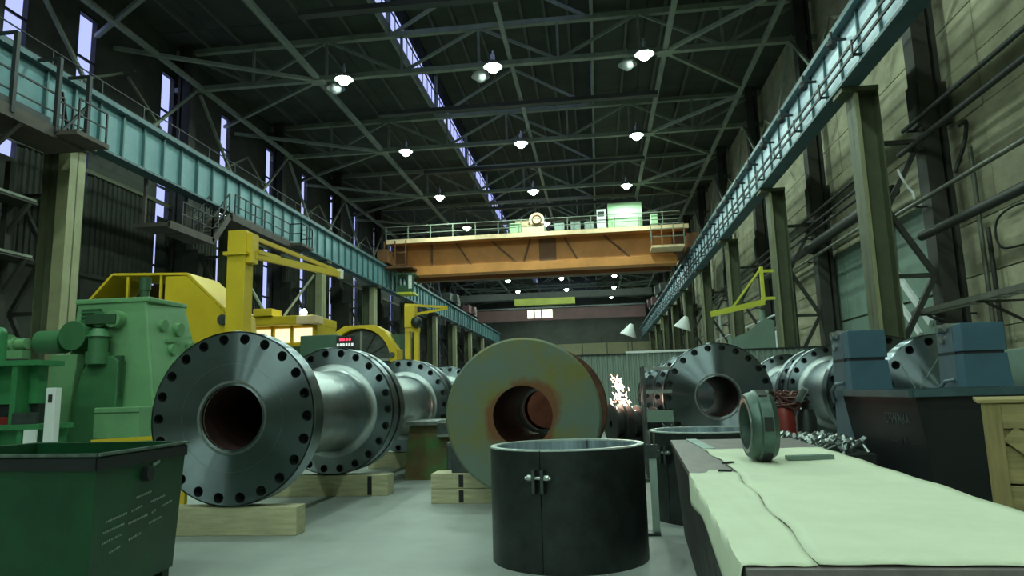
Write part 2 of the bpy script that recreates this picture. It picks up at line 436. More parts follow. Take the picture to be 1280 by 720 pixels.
# ------------------------------------------------------------------ high bay lamps
LAMPX = [-11.7, -4.3, 2.85]
def make_lamp(lit=True):
    t = thing('high_bay_lamp', (0, 0, 0), 'lamp', 'lamp', 'high bay lamps' if lit else 'unlit high bay lamps')
    MB().cyl((0, 0, -.02), (0, 0, -.30), .035, 8).cyl((0, 0, -.22), (0, 0, -.5), .10, 12).build('ballast_housing', LAMPM, t, smooth=40)
    MB().lathe([(.09, -.48), (.12, -.52), (.34, -.66), (.45, -.84), (.455, -.85), (.435, -.84), (.32, -.67), (.10, -.55)], (0, 0, 0), 'Z', 24).build('reflector', LAMPM, t, smooth=40)
    B(-.04, .04, (-.02 if lit else -.36), (.36 if lit else .02), -.55, -.45).build('hanger_arm', TRUSS, t)
    MB().ball((0, 0, -.84), .29, 8).build('bulb', BULB if lit else WHITE, t, smooth=60)
    if lit:
        ld = bpy.data.lights.new('lamp_light', 'SPOT'); ld.energy = LAMP_POWER; ld.color = LAMP_COLOR; ld.shadow_soft_size = .25
        ld.spot_size = math.radians(172); ld.spot_blend = .25
        lo = bpy.data.objects.new('lamp_light', ld); COL.objects.link(lo); lo.parent = t; lo.location = (0, 0, -1.10)
    return t
lamp0 = None
SIDE = ['left', 'middle', 'right']
for k, y in enumerate(ROWS):
    for i, x in enumerate(LAMPX):
        loc = (x + (.2 if k % 2 == 1 else 0), y - .45, ZC + .50)
        lab = ('lit high bay lamp above the near shafts, out of view' if k < K0 else
               'lit high bay lamp on the %s of three on the %s visible roof truss' % (SIDE[i], ORD[k - K0]))
        if lamp0 is None: lamp0 = make_lamp(); lamp0.location = loc; lamp0['label'] = lab
        else: clone(lamp0, loc, lab)
u0 = make_lamp(False)
for i, x in enumerate(LAMPX):
    loc = (x - .75, ROWS[K0] + .45, ZC + .50); lab = 'unlit high bay lamp just left of the %s lit lamp on the nearest truss' % SIDE[i]
    if i == 0: u0.location = loc; u0['label'] = lab
    else: clone(u0, loc, lab)

# ------------------------------------------------------------------ columns (two-branch, laced)
def make_column(sgn):
    X = XR if sgn > 0 else XL
    c = thing('crane_column', (X, 0, 0), 'column', 'column', 'right hand columns' if sgn > 0 else 'left hand columns')
    f = .35
    ix, ox = (X + .12, X + .76) if sgn > 0 else (X - .12, X - 1.05)
    ft = .10 if sgn > 0 else .42
    B(min(ix, ix + ft * sgn), max(ix, ix + ft * sgn), -f, f, 0, 10.16).build('inner_flange', COLM if sgn > 0 else COLL, c)  # left flange takes the paler olive, its lit look put into the colour
    if sgn > 0: B(ix + .01, ix + ft + .01, -f - .02, -f, 0, 10.1).build('lit_edge_strip', COLL, c)  # thin paler strip paints in the lamp-lit edge of the flange
    B(min(ix, ox), max(ix, ox), -.03, .03, 0, 10.16).build('web', COLM, c)
    B(min(ox, ox + .05 * sgn), max(ox, ox + .05 * sgn), -f, f, 0, 10.16).build('outer_flange', COLM, c)
    B(min(ix, ox) - (.35 if sgn > 0 else .06), max(ix, ox) + (.06 if sgn > 0 else .35), -.38, .38, 10.16, 10.3).build('cap_plate', COLM, c)
    wx = (WR - .75) if sgn > 0 else (WL + .75)
    B(wx - .22, wx + .22, -.3, .3, 0, 19.7).build('roof_branch', COLD, c)
    B(wx + (.32 if sgn > 0 else -.44), wx + (.44 if sgn > 0 else -.32), -.32, .32, 0, 19.7).build('roof_branch_flange', COLD, c)
    MB().box(wx - .32, wx + .6, -.26, .26, 9.0, 10.3).build('shoulder', COLD, c) if sgn > 0 else B(wx - .6, wx + .32, -.26, .26, 9.0, 10.3).build('shoulder', COLD, c)
    if sgn < 0: B(wx - .25, wx + .95, -.28, .28, 0, 9.0).build('lower_branch', COLD, c)
    zz = [.6, 2.6, 4.6, 6.6, 8.6]
    a = ox + .05 * sgn; b = wx - .22 if sgn > 0 else wx + .95
    for i in range(4):
        p, q = ((a, 0, zz[i]), (b, 0, zz[i + 1])) if i % 2 else ((b, 0, zz[i]), (a, 0, zz[i + 1]))
        MB().bar(p, q, .14, .14).build('lacing_bar', COLD, c)
    for z in (.6, 4.6, 8.6):
        MB().bar((a, 0, z), (b, 0, z), .12, .12).build('batten', COLD, c)
    B(min(ix, ox) - .2, max(ix, ox) + .2, -.5, .5, 0, .12).build('base_plate', COLM, c)
    bx = wx - .45 * sgn
    for dy in (-1, 1):
        MB().bar((bx, .2 * dy, 17.2), (bx, BAY / 2 * dy, 12.3), .13, .13).build('wall_brace', TRUSS, c)
        MB().bar((bx, .2 * dy, 12.6), (bx, BAY / 2 * dy, 15.6), .10, .10).build('wall_brace', COLM, c)
    return c
for sgn in (1, -1):
    c0 = None; side = 'right' if sgn > 0 else 'left'
    for k, y in enumerate(ROWS[:-1]):
        if k < 5: lab = 'steel crane column beside the near floor, outside the %s edge of the photo' % side
        elif k == 5: lab = 'nearest olive green steel column on the %s' % side
        else: lab = '%s olive green steel column on the %s, counted from the nearest' % (ORD[k - 5], side)
        X = XR if sgn > 0 else XL
        yy = y + (.0 if sgn > 0 else -.4 if k == 5 else 0)
        if c0 is None: c0 = make_column(sgn); c0.location = (X, yy, 0); c0['label'] = lab
        else:
            cc = clone(c0, (X, yy, 0), lab)
            if sgn < 0 and k == 5:
                for ch in cc.children:
                    if ch.name.split('.')[0] in ('roof_branch', 'roof_branch_flange', 'lower_branch', 'shoulder'): ch.location.y -= .8

# ------------------------------------------------------------------ crane runway beams
def runway(X, sgn, step, M_panel, label):
    t = thing('crane_runway_beam', (X, 50, 10.3), label, 'beam')
    ya, yb = 2.0, 122.0
    hall = -sgn        # direction towards the hall
    z0, z1 = 10.3, 12.1
    B(X - .28, X + .28, ya, yb, z0, z0 + .09).build('bottom_flange', BEAMD, t)
    B(X - .30, X + .30, ya, yb, z1 - .05, z1 + .12).build('top_flange', BEAMD, t)
    B(X - .06, X + .06, ya, yb, z1 + .12, z1 + .27).build('crane_rail', STEEL_DARK, t)
    n_ = int((yb - ya) / step)
    p0 = B(X - .03, X + .03, ya + .035, ya + step - .035, z0 + .09, z1 - .05).build('web_panel', M_panel, t)
    xs = (X + .03 * hall, X + (.15 if sgn < 0 else .11) * hall)
    s0 = B(min(xs), max(xs), ya - .035, ya + .035, z0 + .09, z1 - .05).build('stiffener', BEAMST, t)
    for k in range(1, n_):
        piece(p0, (0, step * k, 0), t); piece(s0, (0, step * k, 0), t)
    return t
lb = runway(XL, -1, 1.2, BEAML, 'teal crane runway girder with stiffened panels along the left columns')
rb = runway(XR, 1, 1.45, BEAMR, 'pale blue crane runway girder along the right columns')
# rails and insulators in front of the right girder
t = thing('conductor_rails', (XR - .5, 50, 10.6), 'dark double conductor rails on brackets in front of the right runway girder', 'rail')
for z in (10.62, 10.92): B(XR - .40, XR - .35, 4, 121, z - .04, z + .04).build('rail_bar', RAILD, t)
b0 = None
for k in range(40):
    y = 4.6 + 2.9 * k
    if b0 is None:
        b0 = MB().box(XR - .42, XR - .03, y - .05, y + .05, 10.55, 10.60).box(XR - .42, XR - .38, y - .05, y + .05, 10.5, 11.0).build('bracket', RAILD, t)
        i0 = MB().cyl((XR - .45, y + 1.3, 11.70), (XR - .03, y + 1.3, 11.70), .05, 8).ball((XR - .45, y + 1.3, 11.55), .16, 5).cyl((XR - .45, y + 1.3, 11.5), (XR - .45, y + 1.3, 11.95), .04, 8).build('insulator', RAILD, t)
    else: piece(b0, (0, 2.9 * k, 0), t); piece(i0, (0, 2.9 * k, 0), t)
# handrail above each girder
for X, sgn, side in ((XR, 1, 'right'), (XL, -1, 'left')):
    t = thing('gallery_handrail', (X, 50, 12.2), 'thin handrail along the top of the %s crane runway girder' % side, 'handrail')
    x = X + .52 * sgn
    for z in (12.75, 13.25): MB().bar((x, 3, z), (x, 121, z), .04, .04).build('handrail', TRUSS if sgn > 0 else RAILD, t)
    p0 = None
    for k in range(50):
        if p0 is None: p0 = MB().bar((x, 3.2, 12.16), (x, 3.2, 13.25), .05, .05).bar((X + .28 * sgn, 3.2, 12.19), (x, 3.2, 12.19), .06, .05).build('post', TRUSS if sgn > 0 else RAILD, t)
        else: piece(p0, (0, 2.35 * k, 0), t)

# ------------------------------------------------------------------ travelling crane
CY = 56.0
t = thing('bridge_crane', (-4.5, CY, 12.3), 'orange travelling bridge crane spanning the hall with railed walkway', 'crane')
xa, xb = -15.6, 6.6
B(xa, xb, CY, CY + .9, 12.0, 14.15).build('box_girder', ORANGE, t)
B(xa - .1, xb + .1, CY - .28, CY + 1.0, 11.55, 12.25).build('lower_box', ORANGE, t, bevel=.02)
B(xa - 1.2, xb + 1.0, CY - 1.5, CY + .9, 14.15, 14.32).build('walkway', ORANGE, t)
B(xa - 1.2, xb + 1.0, CY - 1.55, CY - 1.5, 14.05, 14.4).build('toe_board', CREAM, t)
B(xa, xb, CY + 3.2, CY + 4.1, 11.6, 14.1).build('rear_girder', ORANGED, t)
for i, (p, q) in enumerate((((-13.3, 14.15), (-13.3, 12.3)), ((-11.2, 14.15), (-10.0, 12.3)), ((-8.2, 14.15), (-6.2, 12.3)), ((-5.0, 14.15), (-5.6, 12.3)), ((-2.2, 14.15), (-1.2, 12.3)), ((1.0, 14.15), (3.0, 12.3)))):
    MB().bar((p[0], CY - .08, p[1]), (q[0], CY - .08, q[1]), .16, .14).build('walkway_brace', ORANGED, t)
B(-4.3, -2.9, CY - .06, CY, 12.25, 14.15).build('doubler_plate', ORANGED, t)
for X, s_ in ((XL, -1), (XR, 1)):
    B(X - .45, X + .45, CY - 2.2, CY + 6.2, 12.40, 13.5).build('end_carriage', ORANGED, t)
    for dy in (-1.4, 5.2):
        w_ = MB().cyl((X - .12, CY + dy, 12.65), (X + .12, CY + dy, 12.65), .27, 20).build('wheel', STEEL_DARK, t, smooth=40)
    a, b = (xa - 1.0, xa + .2) if s_ < 0 else (xb - .2, xb + 1.1)
    B(min(a, b) , max(a, b), CY - .2, CY + 4.2, 12.5, 14.1).build('girder_end', ORANGED, t)
# railing
zr = 14.32
for z in (zr + .55, zr + 1.15): MB().bar((xa - 1.2, CY - 1.5, z), (xb + .4, CY - 1.5, z), .06, .06).build('handrail', TRUSS, t)
x = xa - 1.2
p0 = MB().bar((x, CY - 1.5, zr), (x, CY - 1.5, zr + 1.15), .07, .07).build('rail_post', TRUSS, t)
for k in range(1, 13): piece(p0, (1.87 * k, 0, 0), t)
# lower end platform with ladder rails on the right
B(4.6, 7.1, CY - 2.4, CY - .3, 12.45, 12.62).build('end_platform', CREAM, t)
f = MB()
for x in (4.6, 5.4, 6.3, 7.1): f.bar((x, CY - 2.4, 12.6), (x, CY - 2.4, 14.3), .07, .07)
for z in (13.3, 13.9, 14.3): f.bar((4.6, CY - 2.4, z), (7.1, CY - 2.4, z), .06, .06)
f.build('platform_rail', TRUSS, t)
B(-16.8, -14.5, CY - 2.0, CY - .2, 11.95, 12.1).build('end_platform', ORANGED, t)
f = MB()
for x in (-16.8, -15.9, -15.0): f.bar((x, CY - 2.0, 12.0), (x, CY - 2.0, 14.2), .08, .08)
f.bar((-16.8, CY - 2, 13.2), (-14.9, CY - 2, 13.2), .07, .07).build('platform_rail', ORANGED, t)
# driver's cab under the left end
c_ = B(-15.9, -14.6, CY - 1.4, CY + .2, 9.9, 10.05).build('cab_floor', YELG, t)
f = MB()
for x in (-15.9, -15.0, -14.6):
    for y in (CY - 1.4, CY + .2): f.bar((x, y, 10.05), (x, y, 11.6), .1, .1)
f.box(-15.9, -14.6, CY - 1.42, CY - 1.38, 10.05, 10.6).box(-16.1, -14.5, CY - 1.5, CY + .3, 11.45, 11.6)
f.build('cab_frame', GRND, t)
B(-15.0, -14.65, CY - 1.43, CY - 1.38, 10.3, 11.4).build('cab_pane', WHITE, t)
# equipment standing on the walkway
tag(B(1.4, 4.1, CY - 1.0, CY + .5, zr, 16.55).build('electrical_cabinet', CABG, bevel=.03), 'large pale green cabinet standing on the crane walkway', 'cabinet')
tt = thing('switch_cabinet', (.9, CY - .6, zr), 'narrow white switch cabinet left of the large green crane cabinet', 'cabinet')
B(.5, 1.25, CY - 1.0, CY + .1, zr, 16.1).build('body', WHITE, tt, bevel=.02)
B(.62, 1.12, CY - 1.03, CY - 1.0, 15.5, 15.9).build('window', RAILD, tt)
tag(B(4.75, 5.3, CY - 1.1, CY - .5, zr, 15.45).build('junction_box', CABG, bevel=.02), 'small pale green box right of the large crane cabinet', 'box')
g0 = None
for k, x in enumerate((-2.9, -1.6, -.5)):
    o = B(x, x + .75, CY - 1.0, CY + .1, zr, 15.15 + .1 * (k % 2)).build('control_box', mat('box_grey', (.30, .38, .34), .6, 0, .1)); tag(o, '%s low grey box on the crane walkway right of the trolley' % ['first', 'second', 'third'][k], 'box', 'low grey boxes on the crane')
tt = thing('hoist_trolley', (-5.2, CY + 1.5, 14.3), 'cream hoist trolley with motor and round drum on top of the crane', 'trolley')
B(-6.5, -3.7, CY - .9, CY + 4.0, zr, 15.15).build('trolley_frame', CREAM, tt, bevel=.03)
B(-6.6, -5.6, CY - 1.0, CY + .3, zr + .2, 15.35).build('gear_case', CABG, tt, bevel=.05)
MB().cyl((-6.2, CY + .2, 15.4), (-4.7, CY + .2, 15.4), .42, 20).build('motor', CREAM, tt, smooth=40)
MB().cyl((-4.35, CY - .9, 15.55), (-4.35, CY + .1, 15.55), .62, 28).build('drum', CREAM, tt, smooth=40)
MB().lathe([(.30, -.95), (.36, -.98), (.42, -.95)], (-4.35, CY, 15.55), 'Y', 24).build('drum_ring', ORANGED, tt, smooth=50)
# two more cranes farther down the hall
def far_crane(y, material, label, z0, z1):
    t = thing('bridge_crane', (-4.5, y, 12), label, 'crane')
    B(-15.7, 6.6, y, y + 1.2, z0, z1).build('box_girder', material, t)
    for X in (XL, XR):
        B(X - .45, X + .45, y - 2, y + 4, 12.45, 13.4).build('end_carriage', material, t)
        B(min(X, -4.5 + (X + 4.5) * .93), max(X, -4.5 + (X + 4.5) * .93), y, y + 1.2, 12.45, 13.4).build('girder_end', material, t)
    return t
tc = far_crane(92, MAROON, 'maroon bridge crane far down the hall with lit cab windows', 11.2, 12.9)
p0 = None
for k, x in enumerate((-8.9, -7.9)):
    if p0 is None: p0 = B(x, x + .75, 91.9, 92, 11.5, 12.6).build('cab_window', COOLW, tc)
    else: piece(p0, (1.0, 0, 0), tc)
B(-6.95, -5.6, 91.9, 92, 11.5, 12.6).build('cab_window', COOLW, tc)
B(-15.7, 6.6, 91.8, 92, 12.75, 12.95).build('walkway_edge', STEEL_DARK, tc)
tc = far_crane(80, TRUSSD, 'dark bridge crane with yellow green load beam before the maroon crane', 12.45, 13.2)
B(-9.2, -2.2, 79.6, 80.4, 11.7, 12.45).build('load_beam', OLIVE, tc)['label'] = 'yellow green load beam'

# ------------------------------------------------------------------ galleries on the left
def railing(parent, pts, h=1.0, step=1.2, material=RAILD, r=.05, mid=True):
    pts = [Vector(p) for p in pts]
    for a, b in zip(pts, pts[1:]):
        n = max(1, round((b - a).length / step))
        MB().bar(a + Vector((0, 0, h)), b + Vector((0, 0, h)), r, r).build('handrail', material, parent)
        if mid: MB().bar(a + Vector((0, 0, h * .5)), b + Vector((0, 0, h * .5)), r * .8, r * .8).build('mid_rail', material, parent)
        for k in range(n + 1):
            p = a + (b - a) * k / n
            MB().bar(p, p + Vector((0, 0, h)), r, r).build('post', material, parent)
xg = -15.9
t = thing('maintenance_gallery', (xg, 14, 9.75), 'dark railed gallery with a cage at its end below the left girder', 'gallery')
B(-17.3, xg, 6, 19.6, 9.62, 9.78).build('deck', WALKW, t)
B(xg - .05, xg + .05, 6, 19.6, 9.55, 9.9).build('edge_beam', WALKW, t)
railing(t, [(xg, 6.5, 9.78), (xg, 18.5, 9.78)], 1.15, 2.4)
B(xg - .04, xg + .04, 6.5, 18.0, 9.9, 10.1).build('kick_board', RAILD, t)
railing(t, [(xg, 18.3, 9.78), (xg, 19.5, 9.78), (-16.4, 19.5, 9.78)], 1.0, .6)
railing(t, [(-15.2, 18.3, 9.78), (-15.2, 19.5, 9.78)], 1.0, 1.2)
B(-16.1, -15.15, 18.2, 19.6, 9.64, 9.78).build('cage_floor', WALKW, t)
MB().bar((xg, 18.5, 9.9), (xg, 19.4, 11.0), .08, .08).bar((xg, 18.4, 11.1), (-16.4, 19.4, 9.9), .08, .08).build('cage_brace', RAILD, t)
for y in (14.9, 16.6, 18.2, 19.45): MB().bar((-15.86, y, 9.7), (-15.86, y, 12.1), .12, .12).bar((-15.86, y, 12.1), (-16.62, y, 12.1), .08, .08).build('hanger', RAILD, t)
for y in (8, 12.5, 17):
    MB().bar((xg, y, 9.6), (-17.3, y, 8.4), .12, .12).build('bracket', WALKW, t)
    MB().bar((-17.3, y, 8.35), (-17.3, y, 10.3), .12, .12).build('hanger', WALKW, t)
# lower dark gallery at the far left edge
t = thing('service_walkway', (-17.5, 14, 6.5), 'dark service walkway with pale edge rails at the far left', 'gallery')
for z in (6.2, 8.0):
    B(-18.2, -17.4, 6, 19.5, z - .1, z).build('deck', COLD, t)
    B(-17.43, -17.37, 6, 19.4, z - .03, z + .05).build('edge_rail', TRUSS, t)
for y in (9, 13, 17, 19.2):
    MB().bar((-18.2, y, 0), (-18.2, y, 9.3), .2, .2).build('post', COLD, t)
    MB().bar((-18.2, y, 5.0), (-17.45, y, 6.1), .12, .12).build('knee_brace', COLD, t)
    MB().bar((-18.2, y, 6.9), (-17.45, y, 7.9), .12, .12).build('knee_brace', COLD, t)
# landing with stair and second gallery
t = thing('stair_landing', (-16.1, 26, 8.3), 'dark steel landing and stair hanging under the left girder', 'landing')
B(-17.5, -16.0, 24.2, 25.4, 8.30, 8.46).build('deck', WALKW, t)
B(-17.0, -16.0, 25.4, 27.2, 8.26, 8.4).build('deck', WALKW, t)
B(-16.05, -15.95, 24.2, 27.3, 8.2, 8.5).build('edge_beam', WALKW, t)
MB().bar((-16.0, 27.2, 8.3), (-16.0, 28.5, 9.75), .10, .28).build('stringer', WALKW, t)
MB().bar((-16.8, 27.2, 8.3), (-16.8, 28.5, 9.75), .10, .28).build('stringer', WALKW, t)
tr_ = None
for k in range(6):
    y, z = 27.3 + 1.2 * k / 6, 8.45 + 1.3 * k / 6
    if tr_ is None: tr_ = B(-16.75, -16.05, y - .1, y + .12, z - .02, z + .02).build('tread', WALKW, t)
    else: piece(tr_, (0, 1.2 * k / 6, 1.3 * k / 6), t)
railing(t, [(-16.0, 25.0, 8.46), (-16.0, 27.2, 8.4), (-16.0, 28.5, 9.8)], 1.0, .75)
railing(t, [(-16.8, 27.0, 8.4), (-16.8, 28.4, 9.8)], 1.0, .75)
for y in (24.4, 27.1): MB().bar((-17.2, y, 8.3), (-17.2, y, 10.32), .1, .1).build('hanger', WALKW, t)
t = thing('maintenance_gallery', (-16.0, 31.5, 9.7), 'railed gallery beyond the stair below the left girder, above the yellow jib', 'gallery')
B(-17.2, -15.95, 28.65, 36.2, 9.66, 9.82).build('deck', WALKW, t)
B(-16.0, -15.9, 28.65, 36.2, 9.6, 9.92).build('edge_beam', WALKW, t)
railing(t, [(-15.95, 28.9, 9.82), (-15.95, 34.6, 9.82)], 1.05, 1.0)
railing(t, [(-15.95, 34.6, 9.82), (-15.3, 34.6, 9.82), (-15.3, 36.0, 9.82), (-15.95, 36.0, 9.82)], 1.05, .7)
B(-15.95, -15.25, 34.5, 36.1, 9.68, 9.82).build('cage_floor', WALKW, t)
for y in (29, 32.5, 36): MB().bar((-17.1, y, 9.7), (-17.1, y, 10.32), .12, .12).build('hanger', WALKW, t)

# ------------------------------------------------------------------ flanged shafts
HOLES = []
def flange_mb(c, R, rin, t, rb=None, rh=.06, N=24, ch=.02, chh=0.0):
    """disc along +Y from c.y to c.y+t with through bolt holes"""
    m_ = MB(); cx, cy, cz = c; S = 4; n = N * S if rb else 96
    P = lambda r, a, y: (cx + r * math.sin(a), cy + y, cz + r * math.cos(a))
    def ring(prof):
        vs = [P(r, 2 * PI * k / n, y) for r, y in prof for k in range(n)]
        fs = [(i * n + k, i * n + (k + 1) % n, (i + 1) * n + (k + 1) % n, (i + 1) * n + k) for i in range(len(prof) - 1) for k in range(n)]
        m_.add(vs, fs)
    if not rb:
        ring([(rin, 0), (R - ch, 0), (R, ch), (R, t - ch), (R - ch, t), (rin, t)])
        return m_
    r1, r2 = rb - rh * 1.7, rb + rh * 1.5
    ring([(rin, 0), (r1, 0)]); ring([(r1, t), (rin, t)])
    ring([(r2, 0), (R - ch, 0), (R, ch), (R, t - ch), (R - ch, t), (r2, t)])
    for y in (0, t):
        for s_ in range(N):
            a0 = 2 * PI * s_ / N; da = 2 * PI / N; ac = a0 + da / 2
            out = []
            for i in range(S): out.append((r1, a0 + da * i / S))
            for i in range(S): out.append((r1 + (r2 - r1) * i / S, a0 + da))
            for i in range(S): out.append((r2, a0 + da - da * i / S))
            for i in range(S): out.append((r2 - (r2 - r1) * i / S, a0))
            hole = []
            for r, a in out:
                u, v = (a - ac) / (da / 2), (r - (r1 + r2) / 2) / ((r2 - r1) / 2)
                w = math.atan2(v, u); hole.append((rb + rh * math.sin(w), ac + rh * math.cos(w) / rb))
            k = len(out)
            m_.add([P(r, a, y) for r, a in out] + [P(r, a, y) for r, a in hole], [(i, (i + 1) % k, k + (i + 1) % k, k + i) for i in range(k)])
    return m_

def hole_mb(c, t, rb, rh, N):
    m_ = MB(); cx, cy, cz = c
    P = lambda r, a, y: (cx + r * math.sin(a), cy + y, cz + r * math.cos(a))
    for s_ in range(N):
        ac = 2 * PI * (s_ + .5) / N; k = 16; vs = []
        for y in (0, t):
            for i in range(k):
                w = 2 * PI * i / k; vs.append(P(rb + rh * math.sin(w), ac + rh * math.cos(w) / rb, y))
        m_.add(vs, [(i, (i + 1) % k, k + (i + 1) % k, k + i) for i in range(k)])
        vs = [P(rb + rh * math.sin(2 * PI * i / k), ac + rh * math.cos(2 * PI * i / k) / rb, t * .85) for i in range(k)]
        m_.add(vs, [tuple(range(k))])
    return m_

def spool(x, y0, y1, z, label, R=1.04, rin=.385, rbar=.62, t=.28, N=22, rh=.062, cat='shaft', group='flanged steel shafts'):
    o = thing('flanged_shaft', (x, y0, z - R), label, cat, group)
    for yf in (y0, y1 - t):
        fo = flange_mb((x, yf, z), R, rin, t, R * .905, rh, N).build('flange', STEEL, o, smooth=30, merge=True)
        hole_mb((x, yf, z), t, R * .905, rh, N).build('bolt_holes', HOLE, fo, smooth=30)['kind'] = 'stuff'
    fr = .14; pr = []
    for k in range(6): a = PI / 2 * k / 5; pr.append((rbar + fr - fr * math.sin(a), t + fr - fr * math.cos(a)))
    L_ = y1 - y0
    for k in range(6): a = PI / 2 * (5 - k) / 5; pr.append((rbar + fr - fr * math.sin(a), L_ - t - fr + fr * math.cos(a)))
    MB().lathe(pr, (x, y0, z), 'Y', 64).build('barrel', STEEL_EDGE, o, smooth=40)
    MB().lathe([(rin + .001, .0), (rin, .04), (rin, L_ - .04), (rin + .001, L_)], (x, y0, z), 'Y', 48).build('bore', BORE, o, smooth=40)
    MB().lathe([(rin - .004, .05), (rin + .03, -.006), (rin + .055, -.006), (rin + .03, .04)], (x, y0, z), 'Y', 64, close=True).build('bore_lip', STEEL_BRIGHT, o, smooth=50)
    return o
s1 = spool(-4.37, 8.0, 11.5, 1.37, 'big flanged steel shaft at front left with dark open bore facing the camera')
MB().lathe([(.375, 3.3), (.0005, 3.3)], (-4.37, 8.0, 1.37), 'Y', 40).build('bore_plug', RUBBER, s1)
MB().lathe([(.64, -.003), (.643, -.003)], (-4.37, 8.0, 1.37), 'Y', 64).build('scribed_ring', STEEL_BRIGHT, s1)
spool(-4.37, 11.62, 15.8, 1.37, 'flanged steel shaft directly behind the front left one')
spool(-4.37, 16.1, 20.2, 1.37, 'third flanged steel shaft in the left row, behind the second')
spool(2.26, 13.8, 16.6, 1.40, 'flanged steel shaft right of centre, open bore, behind the table', R=1.03)
spool(2.3, 20.2, 23.6, 1.40, 'flanged shaft standing behind the right of centre one, mostly hidden', R=1.03)
spool(5.15, 13.4, 16.4, 1.40, 'flanged shaft left of the blue stands with pale barrel side on', R=1.03, rbar=.66)
spool(5.15, 16.9, 20.2, 1.40, 'flanged shaft behind the one left of the blue stands', R=1.03)
# central rusty shaft
def rust_face():
    M = RUST.copy(); M.name = 'rusty_flange_face'; nt = M.node_tree; N = nt.nodes; L = nt.links
    b = N['Principled BSDF']; src = b.inputs['Base Color'].links[0].from_socket
    tc = N.new('ShaderNodeTexCoord'); sub = N.new('ShaderNodeVectorMath'); sub.operation = 'SUBTRACT'; sub.inputs[1].default_value = (0, 0, 1.06)
    L.new(tc.outputs['Object'], sub.inputs[0])
    sep = N.new('ShaderNodeSeparateXYZ'); L.new(sub.outputs[0], sep.inputs[0])
    cmb = N.new('ShaderNodeCombineXYZ'); L.new(sep.outputs['X'], cmb.inputs[0]); L.new(sep.outputs['Z'], cmb.inputs[2])
    ln = N.new('ShaderNodeVectorMath'); ln.operation = 'LENGTH'; L.new(cmb.outputs[0], ln.inputs[0])
    nz = N.new('ShaderNodeTexNoise'); nz.inputs['Scale'].default_value = 1.9; nz.inputs['Detail'].default_value = 7; L.new(tc.outputs['Object'], nz.inputs[0])
    mr = N.new('ShaderNodeMapRange'); mr.inputs['From Min'].default_value = .86; mr.inputs['From Max'].default_value = .40; L.new(ln.outputs['Value'], mr.inputs['Value'])
    ad = N.new('ShaderNodeMath'); ad.operation = 'MULTIPLY'; L.new(nz.outputs['Fac'], ad.inputs[0]); L.new(mr.outputs[0], ad.inputs[1])
    rp = N.new('ShaderNodeMapRange'); rp.inputs['From Min'].default_value = .34; rp.inputs['From Max'].default_value = .46; L.new(ad.outputs[0], rp.inputs['Value'])
    mx = N.new('ShaderNodeMix'); mx.data_type = 'RGBA'; L.new(rp.outputs[0], mx.inputs[0]); L.new(src, mx.inputs[6]); mx.inputs[7].default_value = (.17, .065, .02, 1)
    L.new(mx.outputs[2], b.inputs['Base Color'])
    return M
RUSTF = rust_face()
cx, cz = -1.03, 1.26
o = thing('rusty_flanged_shaft', (cx, 9.5, cz - 1.06), 'thick rusty green undrilled flange of a big shaft in the centre', 'shaft')
flange_mb((cx, 9.5, cz), 1.06, .405, .42, ch=.03).build('flange', RUSTF, o, smooth=30, merge=True)
MB().lathe([(.80, .42), (.72, .55), (.72, 4.0), (.80, 4.1)], (cx, 9.5, cz), 'Y', 64).build('barrel', RUSTB, o, smooth=40)
flange_mb((cx, 13.6, cz), 1.19, .385, .4, ch=.03).build('flange', RUSTB, o, smooth=30, merge=True)
MB().lathe([(.405, 0), (.403, 4.3)], (cx, 9.5, cz), 'Y', 48).build('bore', mat('dark_rust_bore', (.06, .02, .012), .45, .3, .4), o, smooth=40)
MB().lathe([(.404, 3.2), (.35, 3.2), (.35, 3.3), (.404, 3.3)], (cx, 9.5, cz), 'Y', 48).build('bore_step', STEEL_BRIGHT, o, smooth=30)
o = thing('round_cover', (-.95, 14.8, 0), 'brown round cover with white tag, seen through the bore of the rusty shaft', 'cover')
MB().lathe([(.001, 0), (.52, 0), (.52, .05), (.001, .05)], (cx + .02, 14.75, cz + .02), 'Y', 40).build('disc', mat('cover_brown', (.26, .085, .05), .7, 0, .25), o)
B(cx - .3, cx + .34, 14.72, 15.0, 0, .80).build('prop', STEEL_DARK, o)
B(cx + .05, cx + .19, 14.735, 14.75, cz - .02, cz + .08).build('paper_tag', WHITE, o)
# far-right drilled disc
o = thing('drilled_disc', (5.55, 12.1, .4), 'upright drilled steel disc with scribed cross between the two blue stands', 'disc')
fo = flange_mb((5.55, 12.1, 1.37), .98, .02, .35, .86, .07, 16).build('disc_body', STEEL, o, smooth=30, merge=True)
hole_mb((5.55, 12.1, 1.37), .35, .86, .07, 16).build('bolt_holes', HOLE, fo, smooth=30)['kind'] = 'stuff'
MB().bar((4.9, 12.095, 1.9), (5.35, 12.095, .9), .006, .02).bar((4.95, 12.095, 1.15), (5.5, 12.095, 1.95), .006, .012).build('scribed_cross', CHALK, o)

